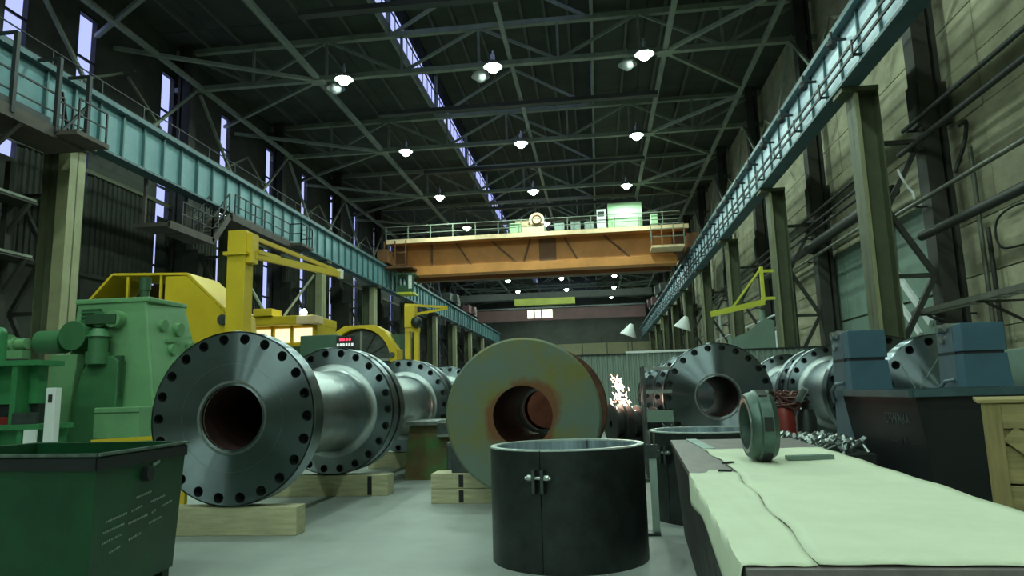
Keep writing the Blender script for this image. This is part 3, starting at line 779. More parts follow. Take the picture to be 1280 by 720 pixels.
# ------------------------------------------------------------------ timbers, stands and chocks
def timber(x0, x1, y0, y1, z0, z1, label, strap=None, m_=WOOD):
    t = thing('timber_block', ((x0 + x1) / 2, (y0 + y1) / 2, z0), label, 'timber', 'pale timber blocks under the shafts')
    B(x0, x1, y0, y1, z0, z1).build('block', m_, t, bevel=.012)
    if strap is not None: B(strap - .035, strap + .035, y0 - .008, y0, z0 + .02, z1 - .02).build('strap', RUBBER, t)
    return t
timber(-5.4, -3.42, 11.18, 11.5, 0, .33, 'pale timber block with black strap under the back flange of the front left shaft', -3.72)
timber(-5.3, -3.55, 8.03, 8.28, 0, .33, 'pale timber block under the front flange of the front left shaft')
timber(-5.2, -3.5, 15.5, 15.8, 0, .33, 'pale timber block under the second left shaft')
timber(-5.2, -3.5, 19.8, 20.1, 0, .33, 'pale timber block under the third left shaft')
timber(-2.5, .5, 10.3, 10.75, 0, .21, 'lower pale timber of the pair left of the rusty flange', -2.05)
timber(-2.5, .5, 10.3, 10.75, .215, .43, 'upper pale timber of the pair left of the rusty flange', -2.05)
timber(-2.0, .0, 13.65, 13.95, 0, .068, 'pale timber under the rear flange of the rusty shaft')
for x, y, n_ in ((2.26, 13.82, 'front of the right of centre shaft'), (2.26, 16.3, 'rear of the right of centre shaft'), (5.15, 13.42, 'front of the shaft left of the blue stands'), (5.15, 16.1, 'rear of the shaft left of the blue stands'),
                 (5.15, 16.95, 'front of the hindmost right shaft'), (5.15, 19.9, 'rear of the hindmost right shaft'), (2.3, 20.25, 'front of the hidden middle shaft'), (2.3, 23.3, 'rear of the hidden middle shaft')):
    timber(x - .9, x + .9, y, y + .24, 0, .37, 'pale timber block under the ' + n_)
timber(4.9, 6.2, 12.12, 12.42, 0, .4, 'pale timber block under the drilled disc')
tag(MB().prism([(-2.2, .43), (-1.5, .43), (-1.5, .62), (-1.78, .80), (-2.2, .80)], 'Y', 10.35, 10.72).build('steel_chock', STEEL_DARK, bevel=.01), 'dark steel chock on the upper timber against the rusty shaft', 'chock')
o = thing('rusty_stand', (-3.25, 14, 0), 'rusty brown support stand with green base between left shafts and rusty flange', 'stand')
MB().hexa([(-3.72, 13.2, 0), (-2.75, 13.2, 0), (-2.75, 14.6, 0), (-3.72, 14.6, 0), (-3.62, 13.25, 1.02), (-2.85, 13.25, 1.02), (-2.85, 14.5, 1.02), (-3.62, 14.5, 1.02)]).build('body', RUSTBOX, o)
B(-3.66, -3.05, 13.1, 14.5, 1.02, 1.09).build('top_plate', STEEL_BRIGHT, o)
B(-3.05, -2.80, 13.05, 14.0, .80, .84).build('side_shelf', STEEL_BRIGHT, o)
B(-3.05, -2.8, 13.1, 13.24, .84, 1.05).build('side_block', STEEL_DARK, o)
tag(B(-2.72, -2.25, 12.4, 13.0, 0, .74).build('steel_billet', STEEL_DARK, bevel=.02), 'dark steel billet with bright top beside the rusty stand', 'billet')

# ------------------------------------------------------------------ split rings in the foreground
def split_ring(x, y, R, h, label, lugs=True, seam=-PI / 2):
    o = thing('split_ring', (x, y, 0), label, 'ring', 'black split steel rings on the floor')
    th = .055; n = 48
    for half in (0, 1):
        m_ = MB(); a0 = seam + PI * half + .006; vs = []
        for k in range(n + 1):
            a = a0 + (PI - .012) * k / n; c, s_ = math.cos(a), math.sin(a)
            for r, z in ((R, 0), (R, h), (R - th, h), (R - th, 0)): vs.append((x + r * c, y + r * s_, z))
        fs = [(4 * k + i, 4 * k + (i + 1) % 4, 4 * k + 4 + (i + 1) % 4, 4 * k + 4 + i) for k in range(n) for i in range(4)]
        fs += [(3, 2, 1, 0), tuple(4 * n + i for i in range(4))]
        m_.add(vs, fs).build('half_shell', STEEL_BLACK, o, smooth=35)
        rm = MB(); vs = []
        for k in range(n + 1):
            a = a0 + (PI - .012) * k / n; c, s_ = math.cos(a), math.sin(a)
            for r, z in ((R + .003, h - .008), (R + .003, h + .006), (R - th - .002, h + .006), (R - th - .002, h - .012)): vs.append((x + r * c, y + r * s_, z))
        rm.add(vs, fs).build('machined_rim', RIM, o, smooth=35)
        lin = MB(); vs = []
        for k in range(n + 1):
            a = a0 + (PI - .012) * k / n; c, s_ = math.cos(a), math.sin(a)
            for z in (.05, h - .01): vs.append((x + (R - th - .003) * c, y + (R - th - .003) * s_, z))
        lin.add(vs, [(2 * k, 2 * k + 1, 2 * k + 3, 2 * k + 2) for k in range(n)]).build('machined_inside', mat('ring_inside', (.42, .52, .58), .30, .55, .5, 9.0, stretch=(1, 1, .05)), o, smooth=35)
    if lugs:
        for sg in (0, 1):
            a = seam + PI * sg; d = Vector((math.cos(a), math.sin(a), 0)); tg = Vector((-d.y, d.x, 0)); c = Vector((x, y, h - .26)) + d * (R + .03)
            for e in (-1, 1):
                q = c + tg * e * .04
                MB().bar(q - tg * .014, q + tg * .014, .10, .20).build('lug', STEEL_DARK, o)
            MB().cyl(c - tg * .12 + Vector((0, 0, .03)) + d * .03, c + tg * .12 + Vector((0, 0, .03)) + d * .03, .014, 10).cyl(c - tg * .10 + Vector((0, 0, .03)) + d * .03, c - tg * .06 + Vector((0, 0, .03)) + d * .03, .027, 6).cyl(c + tg * .06 + Vector((0, 0, .03)) + d * .03, c + tg * .10 + Vector((0, 0, .03)) + d * .03, .027, 6).build('clamp_bolt', STEEL_BRIGHT, o)
    return o
split_ring(-.335, 7.0, .745, 1.05, 'black split ring with bright rim and bolted lug, front centre', seam=-PI / 2 - .28)
split_ring(1.36, 9.1, .75, 1.05, 'black split ring with bright rim behind the far end of the table', seam=-PI / 2 - .9)

# ------------------------------------------------------------------ green bin, front left
o = thing('green_bin', (-4.6, 5.6, 0), 'dark green steel bin with white stencilled lines at the front left', 'bin')
rimc = [Vector(p) for p in ((-5.6, 5.08, 1.2), (-3.68, 4.84, 1.2), (-3.84, 6.22, 1.2), (-5.62, 6.5, 1.2))]
ctr = sum(rimc, Vector()) / 4
flo = [ctr + (p - ctr) * .93 for p in rimc]
for p in flo: p.z = .10
inn = [ctr + (p - ctr) * .965 for p in rimc]; inb = [ctr + (p - ctr) * .90 for p in rimc]
for p in inb: p.z = .15
m_ = MB()
m_.add(flo + rimc + inn + inb, [(0, 1, 5, 4), (1, 2, 6, 5), (2, 3, 7, 6), (3, 0, 4, 7), (4, 5, 9, 8), (5, 6, 10, 9), (6, 7, 11, 10), (7, 4, 8, 11),
                                (8, 9, 13, 12), (9, 10, 14, 13), (10, 11, 15, 14), (11, 8, 12, 15), (12, 13, 14, 15), (3, 2, 1, 0)])
m_.build('body', GRNB, o)
for i in range(4):
    a, b = rimc[i], rimc[(i + 1) % 4]
    a2 = ctr + (a - ctr) * 1.012; b2 = ctr + (b - ctr) * 1.012
    MB().bar(a2 + Vector((0, 0, -.006)), b2 + Vector((0, 0, -.006)), .03, .022).build('rim', BINRIM, o)
    MB().bar(ctr + (a - ctr) * 1.0 + Vector((0, 0, -.075)), ctr + (b - ctr) * 1.0 + Vector((0, 0, -.075)), .03, .09).build('rim_band', SKIPB if i in (0, 1) else GRNB, o)
for i in range(4): MB().bar(flo[i] + (ctr - flo[i]).normalized() * .15 - Vector((0, 0, flo[i].z + (ctr - flo[i]).normalized().z * .15)), flo[i] + (ctr - flo[i]) * .1 + Vector((0, 0, .0)), .1, .1).build('foot', GRNB, o)
a, b, c, d = rimc[1], rimc[2], flo[2], flo[1]     # right side: stencil marks
nrm = Vector((1, .1, .04)).normalized()
def onside(u, v):      # u along, v down from the rim
    return (a + (b - a) * u) * (1 - v) + (d + (c - d) * u) * v + nrm * .006
st = MB()
for (u0, u1, v) in ((.42, .60, .36), (.12, .34, .47), (.38, .50, .45), (.60, .78, .42), (.10, .32, .54), (.36, .58, .53), (.62, .68, .51), (.74, .88, .48), (.10, .30, .61), (.60, .76, .58), (.38, .52, .65), (.18, .30, .69)):
    p, q = onside(u0, v), onside(u1, v - .02)
    n_ = max(2, int((u1 - u0) / .022))
    for k in range(n_):
        e = p + (q - p) * (k + .15) / n_; f_ = p + (q - p) * (k + .7) / n_
        st.bar(e, f_, .004, .016)
st.build('stencil_marks', CHALK, o)['kind'] = 'stuff'
MB().cyl(onside(.5, .20) - nrm * .01, onside(.5, .20) + nrm * .05, .06, 16).build('lifting_eye', SKIPB, o)
MB().bar(onside(.58, .14), onside(.66, .12), .01, .03).build('weld_mark', CHALK, o)

# ------------------------------------------------------------------ black skip and crate, right
o = thing('swarf_skip', (4.0, 8.3, 0), 'black steel skip with blue rim and worn lettering on its left side', 'skip')
x0, x1, y0, y1, zt = 3.04, 5.0, 7.3, 9.4, 1.46
b0_, b1_, d0_, d1_ = x0 + .22, x1 - .15, y0 + .10, y1 - .12
m_ = MB()
bt = [(b0_, d0_, .12), (b1_, d0_, .12), (b1_, d1_, .12), (b0_, d1_, .12)]
tp = [(x0 + .03, y0 + .02, zt), (x1 - .03, y0 + .02, zt), (x1 - .03, y1 - .02, zt), (x0 + .03, y1 - .02, zt)]
it = [(x0 + .06, y0 + .05, zt), (x1 - .06, y0 + .05, zt), (x1 - .06, y1 - .05, zt), (x0 + .06, y1 - .05, zt)]
ib = [(b0_ + .04, d0_ + .04, .2), (b1_ - .04, d0_ + .04, .2), (b1_ - .04, d1_ - .04, .2), (b0_ + .04, d1_ - .04, .2)]
m_.add(bt + tp + it + ib, [(0, 1, 5, 4), (1, 2, 6, 5), (2, 3, 7, 6), (3, 0, 4, 7), (4, 5, 9, 8), (5, 6, 10, 9), (6, 7, 11, 10), (7, 4, 8, 11), (8, 9, 13, 12), (9, 10, 14, 13), (10, 11, 15, 14), (11, 8, 12, 15), (12, 13, 14, 15), (3, 2, 1, 0)])
m_.build('body', SKIPB, o)
for p, q in (((x0, y0), (x1, y0)), ((x1, y0), (x1, y1)), ((x1, y1), (x0, y1)), ((x0, y1), (x0, y0))):
    MB().bar((*p, zt - .01), (*q, zt - .01), .07, .07).build('rim', SKIPR, o)
for x in (b0_ + .2, b1_ - .2): B(x - .06, x + .06, d0_, d1_, 0, .12).build('skid', SKIPB, o)
ins = Vector((b0_ - x0 - .03, 0, .12 - zt)).normalized()
def onleft(y, dz):
    f_ = dz / (zt - .12)
    return Vector((x0 + .03 + (b0_ - x0 - .03) * f_ - .004, y, zt - dz))
text_mesh('lettering', 'СТРУЖКА', .16, CHALKD, o, onleft(7.9, .33), (0, -1, 0), -ins, .78)
text_mesh('lettering', '—  ТК  —', .13, mat('faded_paint', (.04, .05, .05), .8, 0, .4), o, onleft(7.85, .55), (0, -1, 0), -ins, 1.2)

crate = o = thing('wooden_crate', (2.60, 5.2, 0), 'pale plank crate with diagonal brace at the right edge', 'crate')
cx0, cx1, cy0, cy1, czt = 2.60, 4.1, 5.2, 6.3, 1.40
pz = [0.08, .34, .60, .86, 1.12, czt]
for k in range(5):
    for yy, dy in ((cy0 + .03, .02), (cy1 - .05, .02)):
        B(cx0 + .04, cx1 - .04, yy, yy + dy, pz[k] + .006, pz[k + 1] - .008).build('plank', WOODC, o, bevel=.004)
    for xx in (cx0 + .03, cx1 - .05):
        B(xx, xx + .02, cy0 + .05, cy1 - .05, pz[k] + .006, pz[k + 1] - .008).build('plank', WOODC, o)
for xx in (cx0, cx1 - .11): B(xx, xx + .11, cy0, cy0 + .03, .08, czt).build('upright', WOODV, o, bevel=.004)
B(cx0 + .11, cx1 - .11, cy0, cy0 + .03, czt - .17, czt - .005).build('top_rail', WOODC, o, bevel=.004)
B(cx0 + .11, cx1 - .11, cy0, cy0 + .03, .08, .22).build('bottom_rail', WOODC, o, bevel=.004)
MB().bar((cx0 + .14, cy0 + .014, czt - .2), (cx1 - .3, cy0 + .014, .25), .12, .028, up=(0, -1, 0)).build('diagonal_brace', WOODC, o)
for k in range(6):
    y = cy0 - .02 + (cy1 - cy0 + .04) / 6 * k
    B(cx0 - .02, cx1 + .02, y + .004, y + (cy1 - cy0 + .04) / 6 - .004, czt, czt + .025).build('lid_board', WOODC, o, bevel=.004)
for k in range(3): B(cx0 + .1 + .6 * k, cx0 + .2 + .6 * k, cy0 + .04, cy1 - .04, 0, .08).build('runner', WOODC, o)

crate.rotation_euler = (0, 0, -math.radians(25))

# ------------------------------------------------------------------ table with paper, nut and plate
o = thing('layout_table', (1.3, 5.5, 0), 'long dark sided work table with mauve board top in the right foreground', 'table')
zt = 1.0
def tx(y, e):  # slightly tapering left and right edges
    l = .77 + (.50 - .77) * (8.05 - y) / 4.5; r = 2.05 + (1.75 - 2.05) * (8.05 - y) / 4.6
    return l if e < 0 else r
ya, yb = 2.3, 8.05
MB().hexa([(tx(ya, -1), ya, zt - .04), (tx(ya, 1), ya, zt - .04), (tx(yb, 1), yb, zt - .04), (tx(yb, -1), yb, zt - .04), (tx(ya, -1), ya, zt), (tx(ya, 1), ya, zt), (tx(yb, 1), yb, zt), (tx(yb, -1), yb, zt)]).build('top', BOARD, o)
ns = 11
for k in range(ns):
    y, y2 = ya + .05 + (yb - ya - .1) / ns * k, ya + .05 + (yb - ya - .1) / ns * (k + 1) - .02
    for e in (-1, 1):
        s_ = .10 * -e
        MB().hexa([(tx(y, e) + s_ - .015, y, 0), (tx(y, e) + s_ + .015, y, 0), (tx(y2, e) + s_ + .015, y2, 0), (tx(y2, e) + s_ - .015, y2, 0),
                   (tx(y, e) + s_ * .3 - .015, y, zt - .04), (tx(y, e) + s_ * .3 + .015, y, zt - .04), (tx(y2, e) + s_ * .3 + .015, y2, zt - .04), (tx(y2, e) + s_ * .3 - .015, y2, zt - .04)]).build('side_panel', mat('table_side_dark', (.022, .02, .018), .6, .2, .4), o)
for y in (ya + .06, yb - .08): B(tx(y, -1) + .12, tx(y, 1) - .12, y, y + .03, 0, zt - .04).build('end_panel', MATS['table_side_dark'], o)
B(.93, 1.04, 6.7, 8.0, zt, zt + .012).build('marking_strip', mat('pale_strip', (.33, .42, .40), .6, 0, .1), o)
# two paper sheets lying on the table; the narrow one curls over the left edge
def sheet_mb(left, right, y0, y1, curl=0.0, nx=18, ny=44):
    vs = []
    for j in range(ny + 1):
        y = y0 + (y1 - y0) * j / ny; l, r = left(y), right(y)
        for i in range(nx + 1):
            u = i / nx; x = l + (r - l) * u
            z = zt + .008 + .003 * math.sin(9 * y + 3 * u) + .002 * math.sin(23 * u + 4 * y)
            if curl:
                e = tx(y, -1) - .012; c = min(1, max(.0, (y1 - y) / .3))
                if x < e:
                    k = (e - x); x = e - .012 * math.sin(min(1.5, k * 12)) * c; z -= k * 1.1
            vs.append((x, y, z))
    return MB().add(vs, [(j * (nx + 1) + i, j * (nx + 1) + i + 1, (j + 1) * (nx + 1) + i + 1, (j + 1) * (nx + 1) + i) for j in range(ny) for i in range(nx)])
seam = lambda y: .92 - .012 * (6.66 - y) + .01 * math.sin(7 * y) + (.0 if y > 5.2 else -.075 * (5.2 - y))
po = sheet_mb(seam, lambda y: tx(y, 1) - .006, 2.33, 6.66).build('paper_sheet', PAPER, smooth=60); tag(po, 'large pale green paper sheet covering most of the table top', 'paper')
sol = po.modifiers.new('thickness', 'SOLIDIFY'); sol.thickness = .003; sol.offset = 0
po = sheet_mb(lambda y: tx(y, -1) - .13 - .03 * math.sin(3 * y), lambda y: seam(y) - .004, 2.33, 4.78, 1.0).build('paper_sheet', PAPER, smooth=60); tag(po, 'narrow pale green paper strip curling over the left edge of the table', 'paper')
sol = po.modifiers.new('thickness', 'SOLIDIFY'); sol.thickness = .003; sol.offset = 0
tag(MB().hexa([(.67, 4.80, zt), (.85, 4.82, zt), (.86, 5.0, zt), (.72, 4.98, zt), (.67, 4.80, zt + .006), (.85, 4.82, zt + .006), (.86, 5.0, zt + .006), (.72, 4.98, zt + .006)]).build('paper_scrap', PAPER), 'small torn paper scrap on the board beside the sheet', 'paper')
for k, (x, y) in enumerate(((.91, 5.32), (.80, 4.86))):
    tag(MB().bar((x - .04, y - .02, zt + .018), (x + .04, y + .05 * (1 - 2 * k), zt + .018), .03, .012).build('metal_shim', RUBBER), ['dark shim on the paper edge, farther of the two', 'dark shim on the paper edge, nearer of the two'][k], 'shim', 'dark shims on the paper')
# ring nut: axis roughly across the view, turned towards the camera
R_ = .262; ang = math.radians(1)
A = Vector((math.cos(ang), math.sin(ang), 0)); Bv = Vector((0, 0, 1)); Cv = A.cross(Bv)
nc = Vector((1.085, 5.5, zt + .008 + R_))
o = thing('ring_nut', (1.16, 5.5, zt + .01), 'large green grey steel ring nut standing on edge on the paper', 'nut')
ax = (A, Bv, Cv)
MB().lathe([(.17, .0), (.225, .0), (R_ - .02, .02), (R_ - .012, .06), (R_, .07), (R_, .15), (R_ - .012, .16), (R_ - .03, .19), (.17, .19), (.165, .16), (.165, .04)], nc, ax, 72, close=True).build('body', NUT, o, smooth=30)
MB().lathe([(.172, -.004), (.20, -.004), (.20, .004)], nc, ax, 60).build('face_ring', STEEL_BRIGHT, o, smooth=40)
for w in (.42, 1.5, 2.6, -.9, -2.1):
    rr = Bv * math.cos(w) + Cv * math.sin(w); tg = A.cross(rr)
    q = nc + rr * (R_ + .001)
    MB().bar(q + A * .08, q + A * .14, .10, .006, up=rr).build('spanner_slot', RUBBER, o)
for w in (-1.5, .1): 
    rr = Bv * math.cos(w) + Cv * math.sin(w); q = nc + rr * R_
    MB().cyl(q + A * .165 - rr * .03, q + A * .165 + rr * .0, .02, 10).build('set_screw', STEEL_BRIGHT, o)
o = tag(MB().hexa([(1.36, 5.44, zt + .013), (1.70, 5.49, zt + .013), (1.70, 5.59, zt + .013), (1.36, 5.54, zt + .013), (1.36, 5.44, zt + .045), (1.70, 5.49, zt + .045), (1.70, 5.59, zt + .045), (1.36, 5.54, zt + .045)]).build('steel_bar', mat('bar_grey_green', (.17, .25, .22), .45, .4, .15), bevel=.003), 'flat grey green steel bar lying on the paper right of the nut', 'bar')

# ------------------------------------------------------------------ blue roller stands
def blue_stand(x0, x1, y, top, label):
    d = .74
    o = thing('roller_stand', ((x0 + x1) / 2, y + d / 2, 0), label, 'stand', 'blue V shaped roller stands')
    t1 = top - .03
    B(x0, x1 - .02, y + .24, y + d, top - .44, top - .40).build('joint_shim', RAILD, o)
    MB().prism([(y + .26, top - .40), (y + d, top - .40), (y + d, t1), (y + d - .07, t1), (y + .24 + .31, t1 - .22), (y + .34, t1), (y + .26, t1)], 'X', x0, x1 - .02).build('saddle', BLUEG, o, bevel=.008)
    MB().hexa([(x0 - .02, y + .26, .1), (x1 - .02, y + .26, .1), (x1 - .02, y + d + .14, .1), (x0 - .02, y + d + .14, .1), (x0, y + .26, top - .44), (x1 - .02, y + .26, top - .44), (x1 - .02, y + d, top - .44), (x0, y + d, top - .44)]).build('saddle_leg', BLUEG, o)
    B(x0 + .005, x1, y, y + .255, top - .40, top).build('bearing_block', BLUE, o, bevel=.012)
    B(x0 + .02, x1 - .03, y + .02, y + .25, top - .45, top - .395).build('joint_shim', RAILD, o)
    MB().hexa([(x0 - .02, y - .05, .1), (x1 + .10, y - .05, .1), (x1 + .10, y + .26, .1), (x0 - .02, y + .26, .1), (x0, y + .01, top - .44), (x1, y + .01, top - .44), (x1, y + .255, top - .44), (x0, y + .255, top - .44)]).build('leg_box', BLUE, o)
    for yy, zz in ((y + .39, t1 + .0), (y + .55, t1 - .17), (y + d - .1, t1 + .0)):
        MB().cyl((x0 - .03, yy, zz), (x1 - .05, yy, zz), .06, 14).build('roller', STEEL_BRIGHT, o, smooth=40)
    MB().tube([(x0 - .01, y + .8, 1.30), (x0 - .10, y + .6, 1.46), (x0 - .10, y + .4, 1.56), (x0 - .01, y + .3, 1.58)], .028, 8).build('hose_loop', BLUEG, o, smooth=60)
    B(x0 - .12, x1 + .2, y - .1, y + d + .2, 0, .1).build('foot_plate', BLUE, o)
    return o
blue_stand(3.62, 4.14, 10.6, 2.33, 'blue roller stand left of the drilled disc, behind the black skip')
blue_stand(5.16, 5.74, 10.6, 2.38, 'blue roller stand right of the drilled disc, at the end of the skip')
tag(B(6.62, 7.6, 11.6, 12.6, 0, 2.05).build('grey_cabinet', GREYG, bevel=.02), 'grey green cabinet at the right edge beside the second blue stand', 'cabinet')

# ------------------------------------------------------------------ clutter behind the table
o = thing('red_gas_trolley', (2.62, 10.4, 0), 'red cylinder trolley topped with tangled hoses behind the ring nut', 'trolley')
MB().lathe([(.001, 0), (.13, .02), (.14, .06), (.14, 1.12), (.10, 1.24), (.05, 1.28), (.05, 1.36)], (2.58, 10.35, .06), 'Z', 24).build('cylinder', RED, o, smooth=40)
MB().lathe([(.001, 0), (.13, .02), (.14, .06), (.14, 1.05), (.10, 1.17), (.05, 1.2), (.05, 1.28)], (2.90, 10.45, .06), 'Z', 24).build('cylinder', STEEL_BLACK, o, smooth=40)
B(2.4, 3.1, 10.1, 10.7, 0, .06).build('tray', STEEL_BLACK, o)
random.seed(3)
pts = []
for k in range(60):
    a = k * .75; r = .17 + .06 * math.sin(k * 1.3)
    pts.append((2.66 + r * math.cos(a) * 1.2, 10.35 + r * math.sin(a) * .7, 1.36 + .10 * math.sin(k * .9) + .05 * math.cos(k * 2.3)))
MB().tube(pts, .018, 6).build('hose_tangle', mat('hose_brown', (.10, .03, .022), .5, 0, .4), o, smooth=60)
MB().cyl((2.75, 10.2, 1.35), (2.83, 10.12, 1.52), .05, 12).build('regulator', STEEL_BRIGHT, o, smooth=40)
# studs piled on a low bench
tag(B(2.3, 2.98, 8.2, 10.05, 0, .80).build('low_bench', STEEL_BLACK, bevel=.01), 'low black bench behind the right side of the table', 'bench')
random.seed(11); s0 = None
for k in range(72):
    x = 2.40 + .085 * (k % 7) + random.uniform(-.03, .03); y = 8.35 + .155 * (k // 7) + random.uniform(-.02, .02)
    a = random.uniform(-.5, .5); l = .24
    if s0 is None:
        s0 = MB().cyl((-l / 2, 0, .03), (l / 2, 0, .10), .022, 8).cyl((l / 2 - .05, 0, .085), (l / 2 + .01, 0, .105), .042, 6).build('steel_stud', mat('stud_steel', (.30, .34, .33), .35, .9, .4)); o = s0
        tag(s0, 'dark steel stud bolt in the jumbled pile on the low bench', 'bolt', 'stud bolts piled on the bench')
    else: o = s0.copy(); COL.objects.link(o)
    o.location = (x, y, .79 + .015 * (k % 2)); o.rotation_euler = (random.uniform(-.2, .2), random.uniform(-.35, .1), a + (PI / 2 if k % 3 == 0 else .9))
# pale rack left of the right of centre shaft
o = thing('rod_rack', (1.0, 12.5, 0), 'slim steel rack with three pale cross rods left of the right shaft', 'rack')
for x, y in ((.80, 12.6), (.80, 13.1)): MB().bar((x, y, 0), (x, y, 1.98), .05, .05).build('post', STEEL_DARK, o)
for z, h_, m_ in ((1.93, .03, STEEL_BRIGHT), (1.53, .03, STEEL_BRIGHT), (1.10, .10, GREYG)):
    B(.78, 1.28, 12.58, 12.64, z - h_, z + h_).build('cross_rod', m_, o)
B(.72, .98, 12.4, 13.2, 0, .06).build('foot', STEEL_DARK, o)
MB().bar((1.26, 12.6, 0), (1.26, 12.6, 1.2), .03, .03).build('post', STEEL_DARK, o)
# thin white stand beside the front ring
o = thing('measuring_stand', (.62, 8.2, 0), 'slim pale green upright plate with clamp between the two black rings', 'stand')
B(.52, .60, 8.0, 8.03, 0, .82).build('plate', mat('pale_green_plate', (.40, .52, .45), .5, 0, .1), o)
B(.50, .62, 7.98, 8.05, .82, .96).build('clamp', STEEL_DARK, o)
MB().cyl((.53, 8.01, .94), (.53, 8.01, 1.12), .018, 8).cyl((.585, 8.01, .94), (.585, 8.01, 1.08), .012, 8).build('clamp_screw', STEEL_BRIGHT, o)
B(.46, .60, 7.92, 8.12, 0, .03).build('foot', STEEL_DARK, o)

# grinding sparks and the dark reels below them
sp = MB(); random.seed(5)
for k in range(170):
    t_ = random.random() ** 1.5
    x = .40 + random.gauss(0, .05 + .07 * (1 - t_)) + .12 * (1 - t_); z = 1.08 + t_ * .74 + random.gauss(0, .04); y = 15 + random.gauss(0, .12)
    d = Vector((random.gauss(-.02, .03), random.gauss(0, .02), random.uniform(.02, .09)))
    sp.bar((x, y, z), Vector((x, y, z)) + d, .012, .012)
for k in range(26):
    x = .3 + random.gauss(-.35, .22); z = 1.1 + random.random() * .7
    sp.bar((x, 15, z), (x + random.uniform(.03, .07), 15.02, z + random.uniform(-.03, .03)), .01, .01)
so = sp.build('grinding_sparks', SPARK); so['kind'] = 'stuff'; tag(so, 'bright fountain of grinding sparks right of the rusty flange', 'sparks')
ld = bpy.data.lights.new('spark_light', 'POINT'); ld.energy = 22; ld.color = (1, .7, .5); ld.shadow_soft_size = .2
lo = bpy.data.objects.new('spark_light', ld); COL.objects.link(lo); lo.location = (.35, 14.8, 1.35)
for k, (x, y, R_) in enumerate(((.22, 14.6, .40), (.56, 14.65, .38), (.90, 14.7, .36))):
    o = thing('cable_reel', (x, y, 0), ['left', 'middle', 'right'][k] + ' black cable reel of three standing under the grinding sparks', 'reel', 'black cable reels under the sparks')
    for dy in (0, .20): MB().lathe([(.08, dy), (R_, dy), (R_, dy + .04), (.08, dy + .04)], (x, y, R_ + .5), ('X' if 0 else (Vector((math.cos(.35), math.sin(.35), 0)), Vector((0, 0, 1)), Vector((math.sin(.35), -math.cos(.35), 0)))), 28, close=True).build('rim_disc', STEEL_BLACK, o, smooth=40)
    MB().lathe([(.08, .04), (R_ * .7, .04), (R_ * .7, .2), (.08, .2)], (x, y, R_ + .5), (Vector((math.cos(.35), math.sin(.35), 0)), Vector((0, 0, 1)), Vector((math.sin(.35), -math.cos(.35), 0))), 24).build('cable_coil', RUBBER, o, smooth=40)
tag(B(-.1, 1.3, 14.2, 15.8, 0, .5).build('grinding_bench', STEEL_DARK, bevel=.02), 'low steel bench carrying the black reels under the sparks', 'bench')

# corrugated fence across the hall
o = thing('sheet_fence', (3.5, 27, 0), 'grey green corrugated sheet fence with pale top rail across the hall', 'fence')
xs0 = -1.0; p0 = None
def sheet(x):
    n_ = 6; pts = []
    for i in range(n_):
        a = x + i * .2; pts += [(a, 0), (a + .08, 0), (a + .10, .05), (a + .18, .05)]
    pts.append((x + 1.2, 0)); vs = []; 
    for px, d in pts:
        for z in (.05, 2.96): vs.append((px, 27 - d, z))
    return MB().add(vs, [(2 * i, 2 * i + 2, 2 * i + 3, 2 * i + 1) for i in range(len(pts) - 1)])
for k in range(8):
    if p0 is None: p0 = sheet(xs0).build('sheet', FENCE, o)
    else: piece(p0, (1.2 * k, 0, 0), o)
for k in range(5): MB().bar((xs0 + .02 + 2.39 * k, 27.06, 0), (xs0 + .02 + 2.39 * k, 27.06, 3.0), .08, .08).build('post', STEEL_DARK, o)
B(-1.0, 1.1, 26.9, 27.1, 2.93, 2.98).build('top_rail', RAILD, o)
B(1.1, 5.0, 26.86, 27.1, 2.97, 3.05).build('top_rail', WHITE, o)
B(5.0, 8.6, 26.9, 27.1, 2.95, 3.0).build('top_rail', RAILD, o)

# ------------------------------------------------------------------ machines on the left
# low yellow guard rail behind the green bin
tag(MB().bar((-7.6, 9.9, 1.02), (-5.45, 9.0, 1.12), .10, .06).bar((-7.5, 9.86, 0), (-7.5, 9.86, 1.02), .07, .07).bar((-5.6, 9.06, 0), (-5.6, 9.06, 1.1), .07, .07).build('guard_rail', YEL), 'low yellow guard rail behind the green bin', 'guard rail')
# green frame machine at far left
o = thing('green_press_frame', (-9.3, 10.4, 0), 'bright green fabricated machine frame at the left edge', 'machine')
B(-10.8, -8.95, 10.3, 10.5, 1.62, 2.22).build('back_plate', GRNF, o)
B(-10.8, -8.75, 10.0, 10.6, 2.22, 2.30).build('top_flange', GRNF, o)
for x in (-9.75, -9.15): B(x - .05, x + .05, 10.05, 10.35, 1.3, 2.22).build('rib', GRNF, o)
B(-10.8, -8.95, 10.35, 10.5, 1.28, 1.62).build('dark_recess', STEEL_BLACK, o)
B(-10.8, -8.52, 9.9, 10.6, 1.22, 1.30).build('table_flange', GRNF, o)
B(-10.8, -8.62, 10.1, 10.6, 0, 1.22).build('base', GRNF, o)
for x in (-10.0, -9.45, -8.9): B(x - .04, x + .04, 9.95, 10.1, 0, 1.22).build('rib', GRNF, o)
MB().cyl((-9.62, 10.2, 2.3), (-9.62, 10.2, 2.75), .12, 16).ball((-9.62, 10.2, 2.75), .12, 6).build('post_cap', GRNF, o, smooth=40)
B(-9.55, -9.25, 10.1, 10.3, 1.3, 1.42).build('red_lever', RED, o)
B(-9.05, -8.8, 9.95, 10.2, 1.3, 1.48).build('valve_block', STEEL_DARK, o)
B(-8.75, -8.55, 9.86, 9.9, .88, 1.22).build('white_plate', WHITE, o)
o = thing('control_pedestal', (-8.1, 9.6, 0), 'white control pedestal with dark screen beside the green frame', 'control box')
B(-8.2, -8.04, 9.6, 9.72, .0, 1.84).build('cabinet', WHITE, o, bevel=.01)
B(-8.15, -8.09, 9.59, 9.60, 1.62, 1.74).build('screen', RAILD, o)

